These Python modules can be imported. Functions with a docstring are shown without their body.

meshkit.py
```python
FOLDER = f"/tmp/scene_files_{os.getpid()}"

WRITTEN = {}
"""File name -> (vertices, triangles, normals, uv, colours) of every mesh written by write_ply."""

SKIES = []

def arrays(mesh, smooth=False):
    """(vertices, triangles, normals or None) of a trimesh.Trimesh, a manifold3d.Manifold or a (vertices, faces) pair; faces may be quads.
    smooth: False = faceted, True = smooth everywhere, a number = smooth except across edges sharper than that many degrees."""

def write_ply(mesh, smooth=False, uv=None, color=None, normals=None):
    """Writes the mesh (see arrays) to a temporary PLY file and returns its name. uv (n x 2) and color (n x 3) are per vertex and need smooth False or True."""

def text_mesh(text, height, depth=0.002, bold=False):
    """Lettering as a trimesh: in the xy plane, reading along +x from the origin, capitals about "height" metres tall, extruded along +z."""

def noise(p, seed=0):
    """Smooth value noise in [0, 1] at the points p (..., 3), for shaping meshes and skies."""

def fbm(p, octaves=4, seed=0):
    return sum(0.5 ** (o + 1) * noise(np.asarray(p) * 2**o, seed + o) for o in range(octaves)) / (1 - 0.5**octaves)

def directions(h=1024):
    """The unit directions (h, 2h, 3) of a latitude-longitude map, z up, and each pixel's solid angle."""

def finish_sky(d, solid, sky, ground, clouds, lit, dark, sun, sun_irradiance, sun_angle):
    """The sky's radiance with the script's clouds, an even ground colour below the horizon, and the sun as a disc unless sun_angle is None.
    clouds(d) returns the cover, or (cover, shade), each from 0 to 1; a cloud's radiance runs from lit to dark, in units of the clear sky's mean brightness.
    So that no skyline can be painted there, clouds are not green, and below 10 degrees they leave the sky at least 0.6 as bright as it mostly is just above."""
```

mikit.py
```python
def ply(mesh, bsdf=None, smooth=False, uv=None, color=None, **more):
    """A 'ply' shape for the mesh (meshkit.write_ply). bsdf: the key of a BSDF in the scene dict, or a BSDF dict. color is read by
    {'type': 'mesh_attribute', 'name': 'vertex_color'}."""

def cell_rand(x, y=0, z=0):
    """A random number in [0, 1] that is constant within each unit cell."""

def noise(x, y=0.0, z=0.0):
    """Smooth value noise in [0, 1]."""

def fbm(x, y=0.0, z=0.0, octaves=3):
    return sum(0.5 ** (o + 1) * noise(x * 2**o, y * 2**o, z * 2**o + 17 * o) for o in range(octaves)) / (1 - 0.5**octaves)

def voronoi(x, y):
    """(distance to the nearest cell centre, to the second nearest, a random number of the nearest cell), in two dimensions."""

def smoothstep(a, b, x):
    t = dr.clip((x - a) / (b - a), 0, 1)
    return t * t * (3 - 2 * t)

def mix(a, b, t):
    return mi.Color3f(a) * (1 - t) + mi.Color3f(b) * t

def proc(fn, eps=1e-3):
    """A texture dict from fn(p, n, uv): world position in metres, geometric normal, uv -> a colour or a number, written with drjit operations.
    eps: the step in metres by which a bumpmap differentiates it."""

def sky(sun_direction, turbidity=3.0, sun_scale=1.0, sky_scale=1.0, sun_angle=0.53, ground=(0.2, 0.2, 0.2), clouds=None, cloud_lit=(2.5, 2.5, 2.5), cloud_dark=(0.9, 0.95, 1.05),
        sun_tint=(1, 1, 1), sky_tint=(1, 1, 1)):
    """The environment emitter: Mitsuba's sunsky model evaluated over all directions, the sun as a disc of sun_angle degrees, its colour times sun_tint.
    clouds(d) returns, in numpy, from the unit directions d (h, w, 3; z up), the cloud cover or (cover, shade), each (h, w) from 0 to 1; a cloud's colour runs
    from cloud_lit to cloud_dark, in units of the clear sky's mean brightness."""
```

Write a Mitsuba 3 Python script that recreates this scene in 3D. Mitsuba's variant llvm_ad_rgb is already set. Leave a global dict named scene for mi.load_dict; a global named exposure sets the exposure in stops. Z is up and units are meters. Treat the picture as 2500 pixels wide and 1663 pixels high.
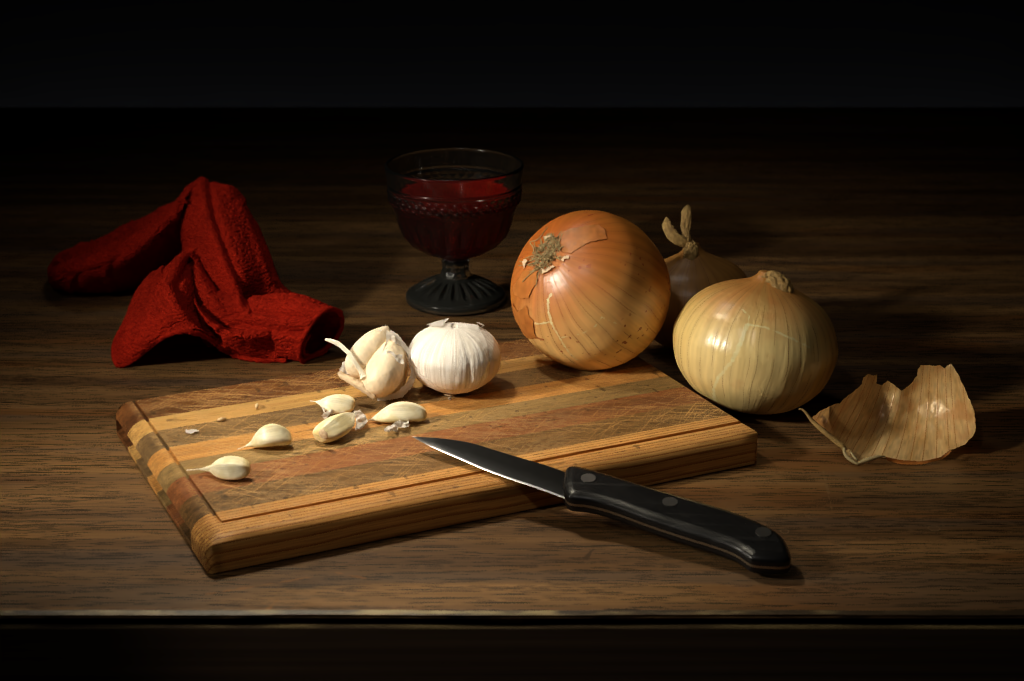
import math
import numpy as np
import trimesh
import drjit as dr
import mitsuba as mi
import mikit
import meshkit
from mikit import noise, fbm, smoothstep, mix, cell_rand, proc
from manifold3d import Manifold, CrossSection
from scipy.interpolate import CubicSpline, PchipInterpolator
from scipy.spatial import Delaunay
import shapely
from shapely.geometry import Polygon, Point

T = mi.ScalarTransform4f
scene, labels = {}, {}
rng = np.random.default_rng(7)

# ------------------------------------------------------------------ camera, lamps, exposure
exposure = 3.0
HC, FPX, PITCH, PW, PH = 0.395, 4142.0, math.radians(19.55), 2500, 1663
EYE = np.array([0, 0, HC])
scene['camera'] = {
    'type': 'thinlens', 'fov': math.degrees(2 * math.atan(PW / 2 / FPX)), 'fov_axis': 'x',
    'aperture_radius': 0.0022, 'focus_distance': 0.99, 'near_clip': 0.02, 'far_clip': 20.0,
    'to_world': T().look_at(origin=EYE.tolist(), target=[0, math.cos(PITCH), HC - math.sin(PITCH)], up=[0, 0, 1])}


def unit(v):
    v = np.asarray(v, float)
    return v / np.linalg.norm(v)


def frame(zaxis, xhint=(0, 0, 1)):
    """columns x, y, z of a right-handed frame with the given z axis"""
    z = unit(zaxis)
    x = np.asarray(xhint, float) - z * np.dot(xhint, z)
    x = unit(x)
    return np.stack([x, np.cross(z, x), z], 1)


def lamp(name, pos, aim, radius, power, rgb, snoot_len, snoot_r, label):
    """a round diffuser at the back of a black tube"""
    R = frame(np.asarray(aim, float) - pos)
    M = np.eye(4)
    M[:3, :3], M[:3, 3] = R, pos
    n = 40
    a = np.arange(n) * 2 * np.pi / n
    ring = np.stack([np.cos(a), np.sin(a), a * 0], 1)
    v = np.vstack([ring * radius, [[0, 0, 0]]])
    f = np.stack([np.arange(n), (np.arange(n) + 1) % n, np.full(n, n)], 1)
    dm = trimesh.Trimesh(v, f, process=False)
    dm.apply_transform(M)
    E = {'type': 'rgb', 'value': [power * c for c in rgb]}
    scene[name + '__diffuser'] = mikit.ply(dm, 'black_metal', emitter={'type': 'area', 'radiance': E})
    prof = [(0.0, -.012), (radius * 1.1, -.012), (snoot_r, snoot_len), (snoot_r + .002, snoot_len), (radius * 1.1 + .003, -.014), (0.0, -.014)]
    sm = trimesh.creation.revolve(prof, sections=48)
    sm.apply_transform(M)
    scene[name + '__snoot'] = mikit.ply(sm, 'black_metal', smooth=40)
    labels[name] = {'label': label, 'category': 'lamp'}


scene['black_metal'] = {'type': 'twosided', 'b': {'type': 'diffuse', 'reflectance': {'type': 'rgb', 'value': .02}}}
lamp('studio_lamp', np.array([-.30, 1.08, .83]), (-.05, .81, 0), .085, 22.0, (1.0, .88, .66), .28, .046,
     'round lamp in a black tube high above the back of the cutting board')
lamp('studio_lamp_001', np.array([-.84, .50, .53]), (.04, 1.01, .05), .060, 44.0, (1.0, .91, .74), .26, .068,
     'round lamp in a black tube standing off to the left of the table')
lamp('studio_lamp_002', np.array([-.30, .10, 1.10]), (-.03, 1.0, 0), .040, 11.0, (1.0, .94, .84), .20, .052,
     'added small fill lamp, unseen, high above the front of the table')  # added fill standing in for bounced light
lamp('studio_lamp_003', np.array([-.12, 1.24, .80]), (-.12, 1.14, 0), .120, .52, (1.0, .93, .82), .20, .110,
     'added broad dim fill lamp, unseen, high above the goblet')  # added soft fill that lifts the middle and back of the table
# two unseen black cards, added to trim the side lamp's beam: one keeps it off the front of the board, one off the table behind
def card(name, through, edge, down, w, h, frac, label):
    L0 = np.array([-.84, .50, .53])
    e = unit(edge)
    c = L0 + frac * (np.array(through) - L0)
    d = unit(np.cross(e, np.cross(np.array([0, 0, -1.0 if down else 1.0]), e)))
    v = np.array([c - e * w, c + e * w, c + e * w + d * h, c - e * w + d * h])
    scene[name] = mikit.ply(trimesh.convex.convex_hull(np.vstack([v, v + unit(np.cross(e, d)) * .003])), 'black_metal')
    labels[name] = {'label': label, 'category': 'card'}


card('added_black_card', (-.03, .832, .010), (math.cos(.16), math.sin(.16), 0), True, .16, .26, .46, 'added unseen black card shading the front of the table from the side lamp')
card('added_black_card_001', (.03, 1.02, .150), (.52, -.87, 0), False, .17, .22, .46, 'added unseen black card shading the back of the table from the side lamp')
scene['added_strip_lamp'] = {'type': 'rectangle', 'bsdf': {'type': 'ref', 'id': 'black_metal'}, 'emitter': {'type': 'area', 'radiance': {'type': 'rgb', 'value': [.050, .051, .055]}},
                       'to_world': T().look_at(origin=[0, 2.40, -.21], target=[0, 2.525, -.16], up=[0, 0, 1]) @ T().scale([.85, .012, 1])}
labels['added_strip_lamp'] = {'label': 'added long dim strip lamp, unseen behind the table, lighting the wall', 'category': 'lamp'}  # added, unseen; put in for the faint glow low on the wall


# ------------------------------------------------------------------ photograph pixel -> ray helpers (for laying things out)
def ray(px, py):
    X, Y = (px - PW / 2) / FPX, -(py - PH / 2) / FPX
    c, s = math.cos(PITCH), math.sin(PITCH)
    return np.array([X, c + Y * s, -s + Y * c])


def at(px, py, z=0.0):
    d = ray(px, py)
    return EYE + d * ((z - HC) / d[2])


def aty(px, py, y):
    d = ray(px, py)
    return EYE + d * (y / d[1])


def atd(px, py, depth):
    return EYE + ray(px, py) * depth


SR = np.array([1.0, 0, 0])
SU = np.array([0, math.sin(PITCH), math.cos(PITCH)])
SW = np.array([0, -math.cos(PITCH), math.sin(PITCH)])
Z = 2500 / 2357.0


# ------------------------------------------------------------------ mesh helpers
def put(key, mesh, bsdf, smooth=False, **more):
    base, n = key, 0
    while key in scene:
        n += 1
        key = f'{base}_{n:03d}'
    scene[key] = mikit.ply(mesh, bsdf, smooth=smooth, **more)
    return key


def tag(key, label, cat, group=None, kind=None):
    d = labels.setdefault(key, {})
    d['label'] = label
    if cat:
        d['category'] = cat
    if group:
        d['group'] = group
    if kind:
        d['kind'] = kind


def grid_mesh(P, close_u=False):
    """P (nu, nv, 3) -> trimesh"""
    nu, nv = P.shape[:2]
    i, j = np.meshgrid(np.arange(nu if close_u else nu - 1), np.arange(nv - 1), indexing='ij')
    i2 = (i + 1) % nu
    a, b, c, d = i * nv + j, i2 * nv + j, i2 * nv + j + 1, i * nv + j + 1
    f = np.concatenate([np.stack([a, b, c], -1).reshape(-1, 3), np.stack([a, c, d], -1).reshape(-1, 3)])
    return trimesh.Trimesh(P.reshape(-1, 3), f, process=False)


def tube(pts, radii, sides=8, caps=True, dense=0):
    p = np.asarray(pts, float)
    r = np.broadcast_to(np.asarray(radii, float), (len(p),))
    if dense:
        t = np.linspace(0, 1, len(p))
        tt = np.linspace(0, 1, dense)
        p, r = CubicSpline(t, p)(tt), PchipInterpolator(t, r)(tt)
    tg = np.gradient(p, axis=0)
    tg /= np.linalg.norm(tg, axis=1, keepdims=True) + 1e-12
    x = unit(np.cross(tg[0], [.3, .5, .8]))
    ring = []
    a = np.arange(sides) * 2 * np.pi / sides
    for k in range(len(p)):
        x = unit(x - tg[k] * np.dot(x, tg[k]))
        y = np.cross(tg[k], x)
        ring.append(p[k] + r[k] * (np.cos(a)[:, None] * x + np.sin(a)[:, None] * y))
    P = np.array(ring).transpose(1, 0, 2)
    m = grid_mesh(P, close_u=True)
    if caps:
        n = len(p)
        v = np.vstack([m.vertices, [p[0]], [p[-1]]])
        k = np.arange(sides)
        f0 = np.stack([k * n, np.full(sides, sides * n), ((k + 1) % sides) * n], 1)
        f1 = np.stack([k * n + n - 1, ((k + 1) % sides) * n + n - 1, np.full(sides, sides * n + 1)], 1)
        m = trimesh.Trimesh(v, np.vstack([m.faces, f0, f1]), process=False)
    return m


def cat(ms):
    return trimesh.util.concatenate(ms)


def man(m):
    a = m.to_mesh()
    return trimesh.Trimesh(np.array(a.vert_properties[:, :3], float), np.array(a.tri_verts), process=False)


def jag(poly, amp, step, seed):
    """subdivide the outline of a polygon and make it ragged"""
    r = np.random.default_rng(seed)
    ring = shapely.segmentize(Polygon(poly).exterior, step)
    p = np.array(ring.coords)[:-1]
    p = p + r.normal(0, amp, p.shape)
    q = Polygon(p)
    return q if q.is_valid else max(getattr(q.buffer(0), 'geoms', [q.buffer(0)]), key=lambda g: g.area)


def sheet(poly, step, fn):
    """triangulate a polygon in 2-D with inner points, map each point through fn -> 3-D"""
    b = poly.bounds
    xs, ys = np.arange(b[0], b[2], step), np.arange(b[1], b[3], step * .87)
    g = np.array([(x + (k % 2) * step / 2, y) for k, y in enumerate(ys) for x in xs]).reshape(-1, 2)
    inner = poly.buffer(-step * .45)
    g = g[shapely.contains_xy(inner, g[:, 0], g[:, 1])] if len(g) else g
    edge = np.array(shapely.segmentize(poly.exterior, step).coords)[:-1]
    pts = np.vstack([edge, g])
    tri = Delaunay(pts).simplices
    c = pts[tri].mean(1)
    tri = tri[shapely.contains_xy(poly, c[:, 0], c[:, 1])]
    v = np.array([fn(x, y) for x, y in pts])
    return trimesh.Trimesh(v, tri, process=False)


def matte(rgb, rough=.6, **k):
    d = {'type': 'principled', 'base_color': rgb if isinstance(rgb, dict) else {'type': 'rgb', 'value': list(rgb)}, 'roughness': rough, 'specular': .4}
    d.update(k)
    return {'type': 'twosided', 'b': d}


# ------------------------------------------------------------------ backdrop
scene['backdrop_paint'] = matte((.10, .10, .105), .9)
m = trimesh.creation.box((8, .05, 4))
m.apply_translation((0, 2.55, .6))
put('backdrop', m, 'backdrop_paint')
tag('backdrop', 'plain dark wall behind the table, lost in shadow', None, kind='structure')

# ------------------------------------------------------------------ table
TF, TB = 0.722, 1.904


MARKS = [(at(504, 1451)[:2], at(764, 1408)[:2], .0012, (.36, .16, .03), .6), (at(820, 1398)[:2], at(890, 1412)[:2], .0010, (.34, .15, .03), .55), (at(655, 1487)[:2], at(676, 1466)[:2], .0013, (.38, .18, .04), .6),
         (at(1432, 1362)[:2], at(1446, 1342)[:2], .0012, (.05, .03, .015), .7), (at(2010, 1150)[:2], at(2030, 1240)[:2], .0005, (.30, .22, .13), .4), (at(300, 1300)[:2], at(480, 1318)[:2], .0004, (.30, .2, .1), .35)]
MARKS = [([float(v) for v in a], [float(v) for v in b], w, c, k) for a, b, w, c, k in MARKS]
RINGS = [(*[float(v) for v in at(px, py)[:2]], r) for px, py, r in ((1915, 1297, .0022), (1985, 1262, .0026), (2055, 1330, .002), (1320, 1262, .0016), (560, 1495, .002), (2280, 1290, .003))]


def table_colour(p, n, uv):
    x, y, z = p.x, p.y, p.z
    yy = y + .004 * noise(x * 4, y * 6, 3) + .002 * noise(x * 15, y * 20, 8)
    band = fbm(x * 2.2, yy * 55, 1, 4)
    fine = noise(x * 22, yy * 900, 2)
    c = mix((.135, .075, .034), (.30, .180, .082), smoothstep(.25, .75, band))
    c = c * (.78 + .44 * fine)
    red = smoothstep(.62, .8, noise(x * 7, yy * 60, 11))
    c = mix(c, mi.Color3f(.26, .11, .03), red * .45)
    grey = smoothstep(.6, .8, noise(x * 5 + 40, yy * 80, 5))
    c = mix(c, mi.Color3f(.13, .095, .075), grey * .5)
    # open pores: short dark dashes along the grain
    pore = mi.Float(0)
    for k, (ln, wd, pr) in enumerate(((.022, .0019, .24), (.012, .0012, .28), (.040, .0024, .13))):
        row = dr.floor(yy / wd)
        u = x / ln + cell_rand(row, k, 31) * 7
        on = dr.select(cell_rand(dr.floor(u), row, 5 + k) < pr * (.4 + 1.2 * noise(x * 6, yy * 40, k)), 1.0, 0.0)
        fu, fv = u - dr.floor(u), yy / wd - row
        on *= smoothstep(0, .25, fu) * smoothstep(0, .25, 1 - fu) * smoothstep(0, .4, fv) * smoothstep(0, .4, 1 - fv)
        pore = dr.maximum(pore, on * (.5 + .5 * cell_rand(dr.floor(u), row, 77)))
    c = c * (1 - .80 * pore)
    # old scratches, a dark nick and faint drip rings
    for (a, b, wd, col, k) in MARKS:
        ex, ey = b[0] - a[0], b[1] - a[1]
        tt_ = dr.clip(((x - a[0]) * ex + (y - a[1]) * ey) / (ex * ex + ey * ey), 0, 1)
        dd = dr.sqrt(dr.square(x - a[0] - tt_ * ex) + dr.square(y - a[1] - tt_ * ey)) + .0016 * (noise(x * 300, y * 300, 6) - .5)
        c = mix(c, mi.Color3f(*col), smoothstep(wd, wd * .3, dd) * k)
    for (qx, qy, qr) in RINGS:
        dd = dr.abs(dr.sqrt(dr.square(x - qx) + dr.square(y - qy)) - qr)
        c = mix(c, mi.Color3f(.30, .24, .17), smoothstep(.0007, .0002, dd) * .45 * noise(x * 200, y * 200, 3))
    return c * mi.Color3f(.56, .49, .39)


def table_rough(p, n, uv):
    return .33 + .22 * fbm(p.x * 9, p.y * 26, 4) + .1 * noise(p.x * 70, p.y * 300, 1)


def table_bump(p, n, uv):
    return noise(p.x * 45, p.y * 900, 2) * .6 + .4 * noise(p.x * 160, p.y * 260, 9)


scene['table_wood'] = {'type': 'twosided', 'b': {'type': 'bumpmap', 'arbitrary': proc(table_bump, 3e-4), 'scale': 0.00012,
                       'bsdf': {'type': 'principled', 'base_color': proc(table_colour), 'roughness': proc(table_rough), 'specular': .35}}}


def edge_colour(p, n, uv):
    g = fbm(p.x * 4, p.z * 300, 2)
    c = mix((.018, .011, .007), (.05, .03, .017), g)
    worn = smoothstep(-.0087, -.0083, p.z) * smoothstep(.4, .7, fbm(p.x * 14, 3, p.z * 200))  # worn lip, its pale tone also painting the light it catches
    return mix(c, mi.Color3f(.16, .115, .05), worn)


def chip_colour(p, n, uv):
    g = fbm(p.x * 300, p.z * 500, p.y * 400)
    return mix((.10, .035, .01), (.42, .20, .06), g)


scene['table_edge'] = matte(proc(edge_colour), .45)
def worn_glint_colour(p, n, uv):  # wear and the bright line of the edge, both in the colour
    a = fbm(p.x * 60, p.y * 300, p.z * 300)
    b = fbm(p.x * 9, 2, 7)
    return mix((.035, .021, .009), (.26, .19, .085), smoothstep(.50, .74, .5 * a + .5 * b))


scene['worn_glint_wood'] = matte(proc(worn_glint_colour), .5)
scene['chipboard'] = matte(proc(chip_colour), .9)
# top sheet with a worn, slightly wavy front edge
nx = 700
xs = np.linspace(-1.2, 1.2, nx)


def wear(x, s):
    q = np.stack([x * 14, x * 0 + s, x * 0], -1)
    w = np.clip(meshkit.fbm(q, 4, s) - .52, 0, 1) * 3.2
    mid = np.exp(-((x - .02) / .22) ** 2)
    return w * (.25 + mid)


w1, w2 = wear(xs, 3), wear(xs, 9)
rows = [(TB, -.0), (1.5, 0), (1.2, 0), (1.0, 0), (.85, 0), (TF + .004, 0.0)]
P = [np.stack([xs, xs * 0 + y, xs * 0 + z], -1) for y, z in rows]
lip = .0012 * meshkit.noise(np.stack([xs * 3, xs * 0, xs * 0], -1), 5)
for k, (dy, dz) in enumerate(((.0022, -.0002), (.0008, -.0009), (.0001, -.0019), (0, -.0028))):
    P.append(np.stack([xs, TF + dy + w1 * .0016 * (k > 0) + lip * .3, dz - w1 * .0007], -1))
P.append(np.stack([xs, xs * 0 + TF + .03, xs * 0 - .003], -1))
put('table__top', grid_mesh(np.array(P)), 'table_wood', smooth=35)
# rubbed veneer edge, its pale colour also painting the highlight along it
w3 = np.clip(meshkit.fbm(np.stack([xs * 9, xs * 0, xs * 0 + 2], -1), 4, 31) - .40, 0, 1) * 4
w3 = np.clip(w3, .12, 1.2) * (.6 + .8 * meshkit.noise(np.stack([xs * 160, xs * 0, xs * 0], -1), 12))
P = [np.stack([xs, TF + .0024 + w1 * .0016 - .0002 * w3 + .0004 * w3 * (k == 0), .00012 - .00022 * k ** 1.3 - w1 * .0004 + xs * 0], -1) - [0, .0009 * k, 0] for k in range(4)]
put('table__worn_glint', grid_mesh(np.array(P)), 'worn_glint_wood', smooth=40)
# chipboard core showing in the gap under the veneer
core = [np.stack([xs, TF + .010 - .006 * np.clip(w2, 0, 1) + .0015 * meshkit.noise(np.stack([xs * 420, xs * 0 + k * 9.7, xs * 0], -1), k), xs * 0 + z], -1)
        for k, z in enumerate(np.linspace(-.0024, -.0092, 7))]
put('table__core', grid_mesh(np.array(core)), 'chipboard')
# lower edge band: a lip and the dark front face
jit = .0006 * meshkit.noise(np.stack([xs * 30, xs * 0, xs * 0], -1), 2) - w2 * .0008
P = [np.stack([xs, xs * 0 + TF + .02, xs * 0 - .0085], -1),
     np.stack([xs, xs * 0 + TF + .0015, -.0078 + jit], -1),
     np.stack([xs, xs * 0 + TF + .0004, -.0079 + jit], -1),
     np.stack([xs, xs * 0 + TF - .0002, -.0087 + jit], -1),
     np.stack([xs, xs * 0 + TF - .0002, xs * 0 - .05], -1),
     np.stack([xs, xs * 0 + TF - .0002, xs * 0 - .12], -1),
     np.stack([xs, xs * 0 + TF + .03, xs * 0 - .12], -1)]
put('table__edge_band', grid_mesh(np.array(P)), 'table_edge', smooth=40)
m = trimesh.creation.box((2.38, .022, .20))
m.apply_translation((0, TB - .02, -.106))
put('table__rear_apron', m, 'table_edge')
tag('table', 'dark brown wood veneer table with worn, chipped front edge', 'table')

# ------------------------------------------------------------------ cutting board
BYAW, BX, BY, BT = math.radians(25.24), -0.2256, 0.9479, 0.020
BM = np.eye(4)
BM[:2, :2] = [[math.cos(BYAW), -math.sin(BYAW)], [math.sin(BYAW), math.cos(BYAW)]]
BM[:3, 3] = [BX, BY, 0]
CB, SB = math.cos(BYAW), math.sin(BYAW)


def board_st(p):
    dx, dy = p.x - BX, p.y - BY
    return dx * CB + dy * SB, dx * SB - dy * CB


TS = [-.006, .0305, .051, .0776, .0996, .120, .146, .1714, .2015]
SA = [(.105, .036, .010), (.42, .235, .080), (.135, .080, .036), (.42, .200, .060), (.150, .092, .036), (.180, .060, .020), (.090, .044, .013), (.47, .235, .078)]
SB_ = [(.170, .066, .020), (.55, .340, .140), (.215, .135, .070), (.55, .295, .105), (.270, .180, .085), (.250, .098, .038), (.190, .102, .038), (.57, .320, .125)]


def scratches(s, t, seed, rows, th_list, ln, wd, pr):
    out = mi.Float(0)
    for k in range(rows):
        a = th_list[k]
        u, w = s * math.cos(a) + t * math.sin(a), -s * math.sin(a) + t * math.cos(a)
        w = w + .0006 * noise(u * 20, w * 30, k + seed)
        r = dr.floor(w / wd)
        uu = u / ln + cell_rand(r, k, seed) * 9
        i = dr.floor(uu)
        on = dr.select(cell_rand(i, r, seed + k) < pr, 1.0, 0.0)
        fu, fv = uu - i, w / wd - r
        on *= smoothstep(0, .2, fu) * smoothstep(0, .3, 1 - fu)
        c0 = .3 + .4 * cell_rand(i, r, seed + 50 + k)
        hw = .06 + .13 * cell_rand(i, r, seed + 90 + k)
        on *= smoothstep(1.0, .4, dr.abs(fv - c0) / hw) * (.35 + .65 * cell_rand(i, r, seed + 70))
        out = dr.maximum(out, on)
    return out


ANG1 = [.42, .52, .62, .36, -.75, .95, -.5]
ANG2 = [.30, .48, .70, -.9, 1.2]


def board_cut(p):
    s, t = board_st(p)
    return dr.maximum(scratches(s, t, 3, 7, ANG1, .034, .0024, .24), .8 * scratches(s, t, 21, 5, ANG2, .019, .0014, .24))


def board_colour(p, n, uv):
    s, t = board_st(p)
    z = p.z
    tw = t + .0005 * noise(s * 30, 1, 7) - .00025
    ca, cb = mi.Color3f(*SA[0]), mi.Color3f(*SB_[0])
    idx = mi.Float(0)
    for k in range(1, 8):
        on = tw > TS[k]
        ca, cb = dr.select(on, mi.Color3f(*SA[k]), ca), dr.select(on, mi.Color3f(*SB_[k]), cb)
        idx = dr.select(on, float(k), idx)
    h = z * 1.0 + idx * 3.7
    warp = .012 * noise(s * 5, t * 25, idx) + .002 * noise(s * 22, t * 60, idx + 3)
    g = fbm(s * 6 + idx * 5, (t + warp) * 160, h * 160, 4)
    f = noise(s * 90, t * 1500, h * 1500)
    c = mix(ca, cb, smoothstep(.12, .85, g))
    c = c * (.74 + .52 * f)
    # pine: clear growth rings on the front strip
    pine = dr.select(idx > 6.5, 1.0, dr.select((idx > 2.5) & (idx < 3.5), .55, 0.0))
    ph = (t - .55 * z + .004 * noise(s * 7, t * 12, 5) + .0012 * noise(s * 26, t * 30, 2)) / dr.select(idx > 6.5, .0031, .0021)
    ringv = smoothstep(.55, .92, ph - dr.floor(ph)) * smoothstep(1.0, .96, ph - dr.floor(ph))
    c = c * (1 - pine * ringv * mi.Color3f(.42, .56, .70))
    dark = smoothstep(.56, .82, fbm(s * 9 + 3 * idx, t * 70, idx * 7))
    c = c * (1 - .25 * dark)
    # end grain on the left end
    endg = smoothstep(-.003, -.008, s)
    eg = noise(t * 900, z * 700 + .5 * noise(t * 300, z * 200, 4), idx)
    c = c * (1 - endg * (.28 - .45 * (eg - .5)))
    # knots and figure low on the front face, deepened to paint in shade
    fig_shade = smoothstep(.55, .8, fbm(s * 14, z * 70, 3)) * smoothstep(.1995, .2005, t)
    c = c * (1 - .55 * fig_shade)
    up = smoothstep(.7, .95, dr.abs(n.z)) * smoothstep(.0185, .0197, z)
    clus = smoothstep(.32, .62, fbm(s * 13 + 4, t * 22, 2)) * smoothstep(-.002, .03, s)
    cut = board_cut(p) * up * dr.select(idx > 6.5, .30, 1.0) * (.55 + .55 * clus)
    tone = smoothstep(.35, .7, fbm(s * 12, t * 18, 31))
    c = mix(c, mi.Color3f(.60, .36, .16), cut * (.35 + .6 * tone))
    haze = up * smoothstep(.5, .85, fbm(s * 16 + 9, t * 30, 12)) * smoothstep(.3, .7, noise(s * 500, t * 500, 3))
    c = mix(c, mi.Color3f(.45, .34, .22), .16 * haze)
    spots = smoothstep(.86, .95, noise(s * 210, t * 240, 44)) * up
    c = c * (1 - .5 * spots)
    stain = smoothstep(.55, .8, fbm(s * 10 + 20, t * 16, 6)) * up
    c = c * (1 - .18 * stain)
    return c * mi.Color3f(.96, .88, .66)


def board_bump(p, n, uv):
    s, t = board_st(p)
    return .5 * noise(s * 60, t * 1200, p.z * 1200) + .3 * noise(s * 600, t * 700, p.z * 700) - 1.4 * board_cut(p) * smoothstep(.7, .95, dr.abs(n.z))


scene['board_wood'] = {'type': 'twosided', 'b': {'type': 'bumpmap', 'arbitrary': proc(board_bump, 2e-4), 'scale': 0.00018,
                       'bsdf': {'type': 'principled', 'base_color': proc(board_colour), 'roughness': .52, 'specular': .3}}}


def board_body():
    # side profile (s, z) swept across the width; v = -t
    def arc(cx, cz, rx, rz, a0, a1, n=10):
        a = np.radians(np.linspace(a0, a1, n))
        return [(cx + rx * math.cos(x), cz + rz * math.sin(x)) for x in a]
    prof = [(.3115, .0002), (.3125, .001)] + arc(.3095, .0165, .003, .0035, 0, 90, 7) + arc(-.001, .008, .0128, .0117, 90, 182, 14) + [(-.0134, .0012), (-.0128, .0002)]
    body = Manifold.extrude(CrossSection([prof]), .207)           # along local z -> becomes v
    body = body.rotate((90, 0, 0)).translate((0, .0045, 0))      # (s, z) profile, extrusion to -v
    # rounded front and back edges: intersect with a (v, z) profile
    fp = arc(-.1945, .0135, .0066, .0064, 90, 180, 10) + [(-.2012, .0009), (-.2004, .0002), (.0024, .0002), (.003, .001)] + arc(.0005, .017, .0025, .003, 0, 90, 6)
    fb = Manifold.extrude(CrossSection([fp[::-1]]), .40)
    if fb.volume() < 1e-9:
        fb = Manifold.extrude(CrossSection([fp]), .40)
    fb = fb.rotate((90, 0, 0)).rotate((0, 0, 90)).translate((-.05, 0, 0))
    body = body ^ fb
    # plan outline with rounded left corners
    plan = Polygon([(-.02, .01), (.33, .01), (.33, -.21), (-.02, -.21)]) & Polygon([(-.0136, .0032), (.3128, .0032), (.3128, -.2014), (-.0136, -.2014)]).buffer(-.006).buffer(.006, quad_segs=10)
    pm = Manifold.extrude(CrossSection([np.array(plan.exterior.coords)[:-1][::-1 if not plan.exterior.is_ccw else 1]]), .05).translate((0, 0, -.01))
    body = body ^ pm
    # cove under the left end (finger hold)
    cove = Manifold.cylinder(.166, .0062, .0062, 40).rotate((90, 0, 0)).scale((1.35, 1, .66)).translate((-.0165, -.003, .0078))
    body = body - cove
    # saw kerf on the left and groove along the front
    k1 = Manifold.cube((.0022, .1835, .004)).translate((-.0022, -.1835, .0178))
    k1b = Manifold.cube((.0022, .03, .004)).translate((-.0022, -.0015, .0178))
    pr = [(0, -.1852), (.33, -.1868), (.33, -.1812), (0, -.1826)]
    k2 = Manifold.extrude(CrossSection([pr]), .004).translate((-.0006, 0, .0184))
    return body - k1 - k1b - k2


body = board_body()
for k in range(8):
    a, b = -TS[k + 1], -TS[k]
    piece = body ^ Manifold.cube((.36, b - a - .00005, .05)).translate((-.03, a, -.01))
    piece = piece.refine_to_length(.012)
    mm = man(piece)
    mm.apply_transform(BM)
    put('cutting_board__strip', mm, 'board_wood', smooth=28)
tag('cutting_board', 'scratched wooden cutting board glued from light and dark strips', 'cutting board')
for k, s in {'': 'far dark reddish brown strip', '_001': 'pale tan second strip', '_002': 'greyish brown third strip', '_003': 'orange pine fourth strip', '_004': 'olive grey fifth strip',
             '_005': 'reddish brown sixth strip', '_006': 'dark brown scratched strip', '_007': 'pale pine front strip with groove and grain lines'}.items():
    labels['cutting_board__strip' + k] = {'label': s}


def board_xyz(s, t, z):
    return np.array([BX + CB * s + SB * t, BY + SB * s - CB * t, z])


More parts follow.
